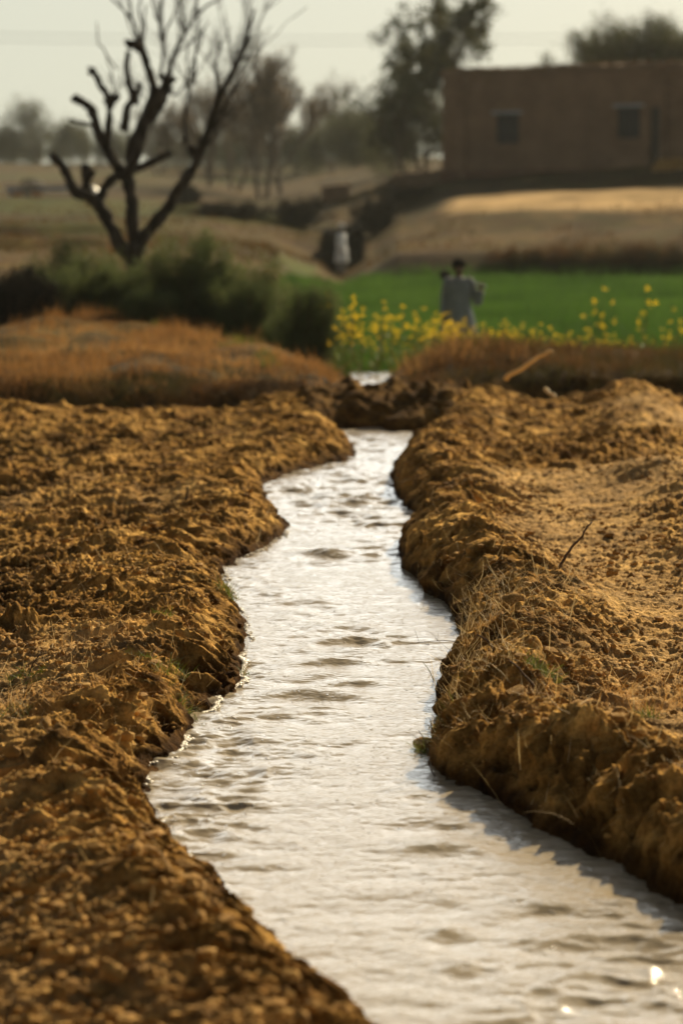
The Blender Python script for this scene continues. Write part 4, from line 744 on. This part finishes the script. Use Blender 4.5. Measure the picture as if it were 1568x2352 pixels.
FAR = [(110, 300, 1.12, 0, 'rounded distant tree standing highest on the left skyline'), (30, 300, .66, 1, 'small distant tree at the left edge of the skyline'), (75, 310, .7, 0, 'low distant tree left of the rounded skyline tree'), (165, 290, .75, 1, 'distant tree just right of the rounded skyline tree'), (215, 280, .8, 0, 'distant tree behind the lowest left limb of the dead tree'), (265, 270, .85, 1, 'distant tree behind the left fork of the dead tree'), (320, 275, .85, 0, 'distant tree directly behind the dead tree'), (375, 265, .85, 1, 'distant tree seen right of the dead tree centre'), (425, 260, .85, 0, 'distant tree behind the right limb of the dead tree'), (470, 250, .9, 1, 'distant tree in the dark row left of the bare group'), (520, 245, .92, 0, 'distant tree in the dark row behind the bare group, left end'), (570, 240, .92, 1, 'distant tree in the dark row behind the bare group, second from left'),
 (620, 235, .95, 0, 'distant tree in the dark row behind the tallest bare tree'), (670, 230, .92, 1, 'distant tree in the dark row behind the bare group, right end'), (715, 225, .75, 0, 'distant tree at the right end of the dark row'), (765, 205, .66, 1, 'dark round tree on the left of the scrubby hill'), (800, 200, .74, 1, 'dark round tree on top of the scrubby hill'), (840, 195, .62, 1, 'dark low tree on the right slope of the scrubby hill'), (905, 150, .52, 1, 'dark low tree between the scrubby hill and the house'), (960, 128, .7, 1, 'dark low tree close to the left end of the house'), (10, 310, .42, 1, 'low distant scrubby tree at the foot of the left skyline edge'), (55, 308, .38, 1, 'low distant scrubby tree under the small skyline tree'), (95, 306, .40, 1, 'low distant scrubby tree in front of the rounded skyline tree'), (140, 300, .42, 1, 'low distant scrubby tree right below the rounded skyline tree'), (-40, 300, .6, 0, 'distant tree just beyond the left edge of the skyline')]
uf = set()
for cx, Y_, sc_, w_, lab in FAR:
    src_ = (ft, ft2)[w_]; o = copy_tree(src_) if w_ in uf else src_; uf.add(w_); place(o, cx, Y_, lab, grp=GT, rz=RNG.uniform(0, 6.28), sc=sc_*(.72 if 180 < cx < 740 else 1), dz=-.3)
yt = make_tree(41, 9.2, M['leaf_euc'], 'leafy_tree', M['bark_grey'], 20, .25, .09, 4, .6, .16, .25, .3, .02, (2, 4), 3)
place(yt, 1370, 128, 'yellow green tree top showing above the roof, left one', grp=GT, dz=-1.6)
place(copy_tree(yt), 1455, 132, 'yellow green tree top showing above the roof, middle one', grp=GT, dz=-1.9, rz=2.0)
place(copy_tree(yt), 1560, 128, 'yellow green tree top showing above the roof at the right edge', grp=GT, dz=-1.8, rz=4.1)

# ------------------------------------------------------------------ brick house
A = np.array(P(1015, 408, 112)[:]); B = np.array(P(1568, 408, 105.3)[:]); dv = (B-A)[:2]; Ld = np.hypot(*dv); ux = dv/Ld
ang = math.atan2(ux[1], ux[0]); Hh = P(1015, 171, 112).z-A[2]
house = empty('brick_house', (A[0], A[1], A[2]-1.2), ang); tag(house, 'long flat roofed mud brick house with two small shuttered windows on the rise', 'house')
# local frame: x along the facade, y into the house, z up; local floor is 1.2 m below the visible base
FL = 1.2; TH = FL+Hh; Lw = Ld*1.5
def fx(px):                                             # bearing -> metres along the facade
    t = (px-784)/F; return (t*A[1]-A[0])/(ux[0]-t*ux[1])
def fz(px, py):
    s_ = fx(px); return P(px, py, A[1]+ux[1]*s_).z-A[2]+FL
wins = []
for px0, py0, px1, py1 in ((1134, 262, 1186, 330), (1408, 246, 1460, 318)):
    wins.append((fx(px0), fx(px1), fz((px0+px1)/2, py1), fz((px0+px1)/2, py0)))
seam = fx(1490); door = (fx(1482), fx(1506), FL-.3, fz(1494, 245))
# facade with real openings
xs_ = [0, fx(1066)]+[v for w_ in wins for v in (w_[0], w_[1])]+[door[0], door[1], Lw]; bx_ = []
def wall_piece(x0, x1, z0, z1, y0=0.0, y1=.35): bx_.append(box((x0+x1)/2, (y0+y1)/2, (z0+z1)/2, x1-x0, y1-y0, z1-z0))
segs = [(0, wins[0][0]), (wins[0][1], wins[1][0]), (wins[1][1], door[0])]
for a, b_ in segs: wall_piece(a, b_, 0, TH)
for w_ in wins: wall_piece(w_[0], w_[1], 0, w_[2]); wall_piece(w_[0], w_[1], w_[3], TH)
wall_piece(door[0], door[1], door[3], TH); wall_piece(door[1], Lw, 0, TH-.05, .25, .6); wall_piece(0, .35, 0, TH, .35, 6); wall_piece(Lw-.35, Lw, 0, TH, .6, 6); wall_piece(0, Lw, 0, TH, 6, 6.35)
part('wall', join(bx_), M['brick'], house, False)
rings = []
part('roof', box(Lw/2, 3.2, TH-.35, Lw-.8, 5.6, .2), M['mud'], house, False)
for x0, x1, yy, zz in ((-.08, door[1]+.05, -.08, TH), (door[1]+.05, Lw+.1, .17, TH-.04)):
    xs_p = np.arange(x0, x1+.01, .22); rg_ = []
    for xq in xs_p:
        t1, t2, o1 = zz+.20+RNG.normal(0, .025)+.05*math.sin(xq*1.3), zz+.2+RNG.normal(0, .025), RNG.normal(0, .012); rg_.append([(xq, yy+o1, zz-.07+RNG.normal(0, .012)), (xq, yy+.01+o1, t1-.05), (xq, yy+.08, t1), (xq, yy+.42, t2), (xq, yy+.5, zz-.07)])
    part('parapet', loft(rg_), M['mud'], house, False)
part('parapet', box(-.02+.15, 3.3, TH+.08, .4, 6.2, .28, .03), M['mud'], house, False)
part('plinth', box((door[0])/2, -.045, FL-.25, door[0]-.02, .09, 1.1), M['plinth'], house, False)
part('pilaster', box(fx(1066)-.12, -.06, (TH-.12)/2+.02, .24, .12, TH-.2), M['brick'], house, False)
part('pilaster', box(door[1]+.1, .1, (TH-.12)/2, .2, .3, TH-.2), M['brick'], house, False)
for w_ in wins:
    cx_, cz_ = (w_[0]+w_[1])/2, (w_[2]+w_[3])/2; ww, hh = w_[1]-w_[0], w_[3]-w_[2]
    fr = part('window', join([box(cx_, .13, w_[2]+.03, ww-.004, .08, .06), box(cx_, .13, w_[3]-.03, ww-.004, .08, .06), box(w_[0]+.03, .13, cz_, .056, .08, hh-.13), box(w_[1]-.03, .13, cz_, .056, .08, hh-.13)]), M['iron'], house, False)
    for s_ in (-1, 1): part('shutter', join([box(cx_+s_*(ww-.13)/4, .15, cz_, (ww-.13)/2-.01, .03, hh-.13)]+[box(cx_+s_*(ww-.13)/4, .128, cz_+k_*hh*.28, (ww-.13)/2-.06, .014, hh*.2) for k_ in (-1, 0, 1)]), M['shutter'], fr, False)
    part('lintel', box(cx_, -.02, w_[3]+.07, ww+.35, .1, .13), M['wood'], fr, False)
dr = part('door', join([box((door[0]+door[1])/2, .2, (door[2]+door[3])/2, door[1]-door[0]-.01, .05, door[3]-door[2])]+[box((door[0]+door[1])/2, .165, door[2]+.2+k_*.45, door[1]-door[0]-.1, .03, .1) for k_ in range(4)]), M['iron'], house, False)
part('handle', tubes([smooth_path([(door[1]-.1, .15, 1.9), (door[1]-.1, .08, 1.95), (door[1]-.1, .08, 2.05), (door[1]-.1, .15, 2.1)], [.012]*4, 2)], 6), M['metal'], dr)
# eaves thatch fringe lying on the parapet
xb = RNG.uniform(0, Lw, 1600); zb = np.full(1600, TH+.2); th = blades('thatch', np.stack([xb, RNG.uniform(-.1, .3, 1600), zb], 1), RNG.uniform(.06, .2, 1600), .03, RNG.uniform(.2, 1.5, 1600), .3, M['drygreen'], parent=house)

# low walls and rubble by the house
def mud_wall(p0, p1, Y0, Y1, h, label, name='mud_wall'):
    a = P(*p0, Y0); b_ = P(*p1, Y1); n_ = 22; rings = []
    for i in range(n_+1):
        t = i/n_; x_, y_ = a.x+(b_.x-a.x)*t, a.y+(b_.y-a.y)*t; z_ = a.z+(b_.z-a.z)*t; hh = h*(1+.12*RNG.normal()*.6); w_ = .17+.02*RNG.normal()
        zb_ = gz(x_, y_)-.4
        rings.append([(x_-a.x, y_-w_-a.y, zb_-a.z), (x_-a.x, y_-w_*.8-a.y, z_+hh*.9-a.z), (x_-a.x, y_-w_*.3-a.y, z_+hh-a.z), (x_-a.x, y_+w_*.4-a.y, z_+hh-a.z), (x_-a.x, y_+w_-a.y, z_+hh*.85-a.z), (x_-a.x, y_+w_-a.y, zb_-a.z)])
    v, f = loft(rings); o = mesh_np(name, v, f, M['mud'], smooth=False); o.location = a; return tag(o, label, 'wall')
mud_wall((905, 424), (1014, 414), 110, 111.5, .5, 'low broken mud wall running out from the left end of the house')
mud_wall((738, 443), (802, 438), 118, 119, .35, 'short grey low wall on the slope left of the house', 'low_wall')
def heap(cx, Y_, w_, h, label, name='rubble_heap', m_=None):
    v, f = clod_shape(700+int(cx), ICO3, .3); X0 = (cx-784)/F*Y_; v = v*np.array([w_, w_*.6, h]); v[:, 2] = np.maximum(v[:, 2], -.3); o = mesh_np(name, v, [f], m_ or M['clod']); o.location = (X0, Y_, gz(X0, Y_)); return tag(o, label, 'heap')
heap(1545, 101.2, 1.1, .9, 'heap of pinkish rubble against the right part of the house')
heap(1600, 100.8, 1.0, 1.1, 'heap of rubble cut by the right edge of the picture')

# flat cart standing on the pale field at the left
CY = 128; cxm = (95-784)/F*CY; czg = gz(cxm, CY)
cart = empty('flat_cart', (cxm, CY, czg), -.05); tag(cart, 'grey flat bed cart with wheels standing on the far left field', 'cart')
zt = P(95, 434, CY).z-czg
part('deck', join([box(0, k_*.19-.57, zt, 3.1, .175, .16) for k_ in range(7)]+[box(0, -.72, zt+.02, 3.2, .06, .26), box(0, .72, zt+.02, 3.2, .06, .26)]), M['wood'], cart, False)
part('leg', join([box(-1.42, -.4, zt/2-.1, .14, .12, zt)]), M['wood'], cart, False); part('leg', join([box(-1.42, .4, zt/2-.1, .14, .12, zt)]), M['wood'], cart, False)
for s_ in (-.82, .82):
    a = np.linspace(0, 2*np.pi, 25)[:-1]; R0 = .48; ring = [[(R0*rr_*math.cos(t), yy, R0*rr_*math.sin(t)) for t in a] for rr_, yy in ((.80, -.07), (1, -.07), (1, .07), (.80, .07), (.80, -.07))]
    v, f = loft(ring, False); wl = part('wheel', (v+np.array([-.35, s_, R0]), f), M['iron'], cart, True)
    part('spokes', join([tubes([(np.array([(-.35, s_, R0), (-.35+R0*.82*math.cos(t), s_, R0+R0*.82*math.sin(t))]), np.array([.035, .025]))], 6) for t in a[::3]]+[tubes([(np.array([(-.35, s_-.1, R0), (-.35, s_+.1, R0)]), np.array([.09, .09]))], 10)]), M['iron'], wl)
part('axle', tubes([(np.array([(-.35, -.8, .48), (-.35, .8, .48)]), np.array([.05, .05]))], 8), M['iron'], cart)
part('shaft', tubes([(np.array([(1.4, -.4, zt), (3.2, -.2, zt*.6)]), np.array([.05, .04]))], 8), M['wood'], cart); part('shaft', tubes([(np.array([(1.4, .4, zt), (3.2, .2, zt*.6)]), np.array([.05, .04]))], 8), M['wood'], cart)
def bundle(cx, Y_, r_, label, m_):
    X0 = (cx-784)/F*Y_; v, f = clod_shape(800+int(cx), ICO3, .2); o = mesh_np('cloth_bundle', v*np.array([r_, r_*.8, r_*.8]), [f], m_); o.location = (X0, Y_, gz(X0, Y_)+r_*.4); return tag(o, label, 'bundle')
M['cloth_orange'] = mat('orange_cloth', [(.55, .28, .12), (.7, .4, .2)], 5, .9, .004, 20, .1)
bundle(90, 127, .34, 'orange cloth bundle under the flat cart, right one', M['cloth_orange']); bundle(46, 127, .30, 'dull red orange bundle beside the cart leg, left one', M['cloth_orange'])
# shiny tin pot
a = np.linspace(0, 2*np.pi, 21)[:-1]; pot = [[(r_*math.cos(t), r_*math.sin(t), z_) for t in a] for r_, z_ in ((.10, 0), (.19, .04), (.24, .15), (.22, .27), (.13, .34), (.12, .37), (.17, .41))]
X0 = (218-784)/F*100; v, f = loft(pot); o = mesh_np('water_pot', v, f, M['metal']); o.location = (X0, 100, P(218, 443, 100).z-.12); tag(o, 'round shiny tin water pot glinting behind the dead tree', 'pot')
stump = heap(218, 100, .5, .3, 'low earth mound carrying the shiny pot', 'earth_mound'); stump.location.z = P(218, 443, 100).z-.12-.22; stump.scale = (1, 1, 1)

# power lines, faint in the sky
def wire(py0, py1, Y_, label):
    a, b_ = P(-900, py0, Y_), P(2400, py1, Y_+60); t = np.linspace(0, 1, 40)[:, None]; p_ = np.array(a[:])*(1-t)+np.array(b_[:])*t; p_[:, 2] -= 4*1.2*(t*(1-t))[:, 0]
    v, f = tubes([(p_-p_[0], np.full(40, .018))], 5); o = mesh_np('power_line', v, f, M['iron']); o.location = p_[0]; tag(o, label, 'power line', 'power lines across the sky')
wire(52, 40, 150, 'upper thin power line crossing the sky behind the dead tree'); wire(70, 56, 150, 'lower thin power line crossing the sky behind the dead tree')

# ------------------------------------------------------------------ people
def skin_mesh(name, nodes, edges, mat_, parent=None, sub=2):
    me = bpy.data.meshes.new(name); me.from_pydata([n_[0] for n_ in nodes], edges, []); me.materials.append(mat_)
    o = bpy.data.objects.new(name, me); C.objects.link(o)
    if parent: o.parent = parent
    md = o.modifiers.new('skin', 'SKIN'); md.use_smooth_shade = True
    sv = me.skin_vertices[0].data if me.skin_vertices else None
    if sv is None:
        bm = bmesh.new(); bm.from_mesh(me); bm.verts.layers.skin.verify(); bm.to_mesh(me); bm.free(); sv = me.skin_vertices[0].data
    for i, n_ in enumerate(nodes):
        rr = n_[1]; sv[i].radius = rr if isinstance(rr, tuple) else (rr, rr)
    sv[0].use_root = True
    o.modifiers.new('sub', 'SUBSURF').levels = sub; o.modifiers['sub'].render_levels = sub
    bpy.context.view_layer.update(); dg = bpy.context.evaluated_depsgraph_get(); m2 = bpy.data.meshes.new_from_object(o.evaluated_get(dg)); o.modifiers.clear(); o.data = m2
    for p_ in m2.polygons: p_.use_smooth = True
    m2.name = name
    return o
def figure(name, loc, rz, arms, label, cloth, top_cloth, hair_len=True, turban=False, spine=((0, 0), (0, 0))):
    """arms: {side: (elbow, wrist, finger_dir, curl)} in body space; x = figure's left, -y = front, z up. Standing height 1.72."""
    lx, ly = spine[0]; root = empty(name, loc, rz); tag(root, label, 'person')
    N = [((0, 0, .94), (.15, .11))]; E = []
    def add(p_, r_, par): N.append((tuple(p_), r_)); E.append((par, len(N)-1)); return len(N)-1
    a = add((0, 0, 1.10), (.13, .10), 0); b_ = add((0, 0, 1.27), (.155, .105), a); c_ = add((0, .0, 1.40), (.12, .085), b_); nk = add((0, .0, 1.48), .056, c_); n2 = add((0, -.01, 1.54), .055, nk)
    h1 = add((0, -.022, 1.60), (.080, .092), n2); h2 = add((0, -.012, 1.665), (.086, .102), h1); h3 = add((0, -.005, 1.70), (.058, .07), h2)
    add((0, -.118, 1.598), (.009, .012), h1)        # nose
    for s_ in (-1, 1):
        hp = add((s_*.09, 0, .88), (.085, .09), 0); kn = add((s_*.10, -.015, .49), .058, hp); an = add((s_*.11, .01, .09), .040, kn); add((s_*.125, -.13, .035), (.04, .028), an)
        sh_ = add((s_*.185, 0, 1.395), .058, c_); el, wr, fd, cu = arms[s_]; el = Vector(el); wr = Vector(wr)
        e_ = add(el, .040, sh_); w_ = add(wr, .026, e_); fd = Vector(fd).normalized(); pal = wr+fd*.05; pm = add(pal, (.034, .018), w_)
        nrm = fd.cross(Vector(cu)).normalized(); cv = Vector(cu).normalized()
        kk = add(pal+fd*.04, (.036, .014), pm)
        for q in range(4):                               # four unequal fingers
            off_ = nrm*(.027-.018*q); ln = (.068, .078, .072, .056)[q]; b0 = pal+fd*.045+off_
            f1 = add(b0, .009, kk); f2 = add(b0+fd*ln*.45+cv*ln*.15, .008, f1); add(b0+fd*ln*.62+cv*ln*.62, .007, f2)
        t1 = add(wr+fd*.03+nrm*.034, .011, w_); t2 = add(wr+fd*.06+nrm*.055+cv*.02, .009, t1); add(wr+fd*.085+nrm*.05+cv*.045, .008, t2)
    body = skin_mesh('body', N, E, M['skin'], root, 2)
    # eyes, ears, mouth as small pieces of the body's head
    for s_ in (-1, 1):
        v = ICO2[0]*np.array([.012, .008, .008])+np.array([s_*.03, -.098, 1.62]); part('eye', (v, [ICO2[1]]), M['eye'], body)
        v = ICO2[0]*np.array([.010, .02, .032])+np.array([s_*.082, .0, 1.60]); part('ear', (v, [ICO2[1]]), M['skin'], body)
    v = ICO2[0]*np.array([.026, .008, .008])+np.array([0, -.102, 1.556]); part('mouth', (v, [ICO2[1]]), M['hair'], body)
    hv = ICO3[0].copy(); hd = hv*np.array([.118, .130, .108])+np.array([0, .010, 1.685]); n1 = fbm(hv[:, 0]*5, hv[:, 1]*5+hv[:, 2]*5, 77, 2); hd += hv*(n1*.016)[:, None]; hd[:, 2] = np.maximum(hd[:, 2], np.where(hv[:, 1] < -.35, 1.655, 1.56))
    if turban:
        rings = [[((.098+.024*q_)*math.cos(t)*(1+.05*math.sin(5*t+zz_*60)), (.112+.022*q_)*math.sin(t)*(1+.05*math.cos(4*t+zz_*40)), zz_+.012*math.sin(2*t)) for t in np.linspace(0, 6.283, 25)[:-1]] for q_, zz_ in ((0, 1.635), (1.0, 1.65), (1.5, 1.69), (1.1, 1.735), (.2, 1.765), (-2.2, 1.775))]
        part('turban', loft(rings), M['cloth_white'], root)
        bv = ICO3[0]*np.array([.062, .06, .075])+np.array([0, -.065, 1.535]); part('beard', (bv, [ICO3[1]]), M['hair'], root)
    else: part('hair', (hd, [ICO3[1]]), M['hair'], root)
    # kameez: one lofted tunic with sleeves
    T_ = np.linspace(0, 2*np.pi, 29)[:-1]; rings = []
    for z_, rx_, ry_, wv in ((1.475, .075, .07, 0), (1.45, .13, .085, 0), (1.41, .215, .105, 0), (1.34, .228, .125, .004), (1.2, .205, .135, .006), (1.05, .20, .14, .01), (.92, .225, .155, .014), (.75, .255, .17, .022), (.58, .285, .185, .03), (.46, .30, .20, .036)):
        rings.append([(rx_*math.copysign(abs(math.cos(t))**.85, math.cos(t))+wv*math.sin(7*t+z_*3), ry_*math.sin(t)+wv*math.cos(6*t+z_*2), z_) for t in T_])
    pcs = [loft(rings, False)]
    for s_ in (-1, 1):
        el, wr, fd, cu = arms[s_]; el = np.array(el); wr = np.array(wr); sp_, sr_ = smooth_path([(s_*.14, 0, 1.40), (s_*.2, 0, 1.385), tuple(el*.5+np.array([s_*.2, 0, 1.385])*.5), tuple(el), tuple(el*.45+wr*.55), tuple(wr)], [.075, .082, .072, .066, .060, .052], 3, .004); pcs.append(tubes([(sp_, sr_)], 12))
    part('kameez', join(pcs), top_cloth, root)
    pcs = []
    for s_ in (-1, 1):
        p_, r_ = smooth_path([(s_*.09, 0, .95), (s_*.10, -.01, .7), (s_*.115, -.015, .45), (s_*.12, .0, .2), (s_*.115, .01, .09)], [.11, .125, .115, .095, .058], 4, .003); pcs.append(tubes([(p_, r_)], 14))
    part('trousers', join(pcs), cloth, root)
    for s_ in (-1, 1):
        v = ICO3[0]*np.array([.05, .135, .04])+np.array([s_*.122, -.055, .03]); v[:, 2] = np.maximum(v[:, 2], .0); part('shoe', (v, [ICO3[1]]), M['iron'], root)
    return root
# farmer in the wheat, facing the camera; his left arm (picture right) is bent with the hand raised to a long handle over his shoulders
PY_ = 41.0; X1 = (1052-784)/F*PY_; hz = P(1052, 600, PY_).z; z1 = hz-1.74
hand = np.array([.36, -.04, 1.30])
man = figure('person', (X1, PY_, z1), .06, {1: ((.33, .02, 1.02), (.375, -.07, 1.24), (.1, -.2, 1), (-.6, .9, .2)), -1: ((-.25, .03, 1.10), (-.27, -.05, .86), (0, -.1, -1), (.7, -.3, 0))}, 'man in pale grey tunic standing behind the mustard with a spade across his shoulders', M['cloth_grey'], M['cloth_grey'])
sp_ = empty('spade', (X1, PY_, z1), .06); tag(sp_, 'long handled spade carried across the shoulders of the man in the wheat', 'spade')
h0 = np.array([.40, -.075, 1.33]); h1_ = np.array([-.13, .13, 1.475]); dd = (h1_-h0)/np.linalg.norm(h1_-h0)
part('handle', tubes([(np.array([h0-dd*.06, h0*.5+h1_*.5, h1_]), np.array([.017, .018, .018]))], 8), M['wood'], sp_)
bl = []; 
for t_, w2, bow in ((0, .03, 0), (.04, .06, .01), (.09, .08, .02), (.15, .075, .02), (.19, .04, .01)):
    c0 = h1_+dd*t_; pl = np.cross(dd, np.array([0, 1, 0.])); pl /= np.linalg.norm(pl); nn = np.cross(dd, pl)
    bl.append([tuple(c0+pl*w2*math.cos(a_)+nn*(.006*math.sin(a_)+bow*math.cos(a_)**2)) for a_ in np.linspace(0, 6.283, 13)[:-1]])
part('blade', loft(bl), M['iron'], sp_)
# far man in a pale turban by the ditch, seen in the hollow
Y2 = 84.0; X2 = (784-784)/F*Y2; z2 = P(784, 514, Y2).z-1.78
man2 = figure('person', (X2, Y2, z2), 1.1, {1: ((.24, .02, 1.10), (.25, -.06, .86), (0, -.1, -1), (-.7, -.3, 0)), -1: ((-.24, .03, 1.10), (-.23, -.12, .90), (0, -.3, -1), (.7, -.3, 0))}, 'far man in pale turban and shirt standing in the dark hollow by the ditch', M['cloth_grey'], M['cloth_white'], turban=True)
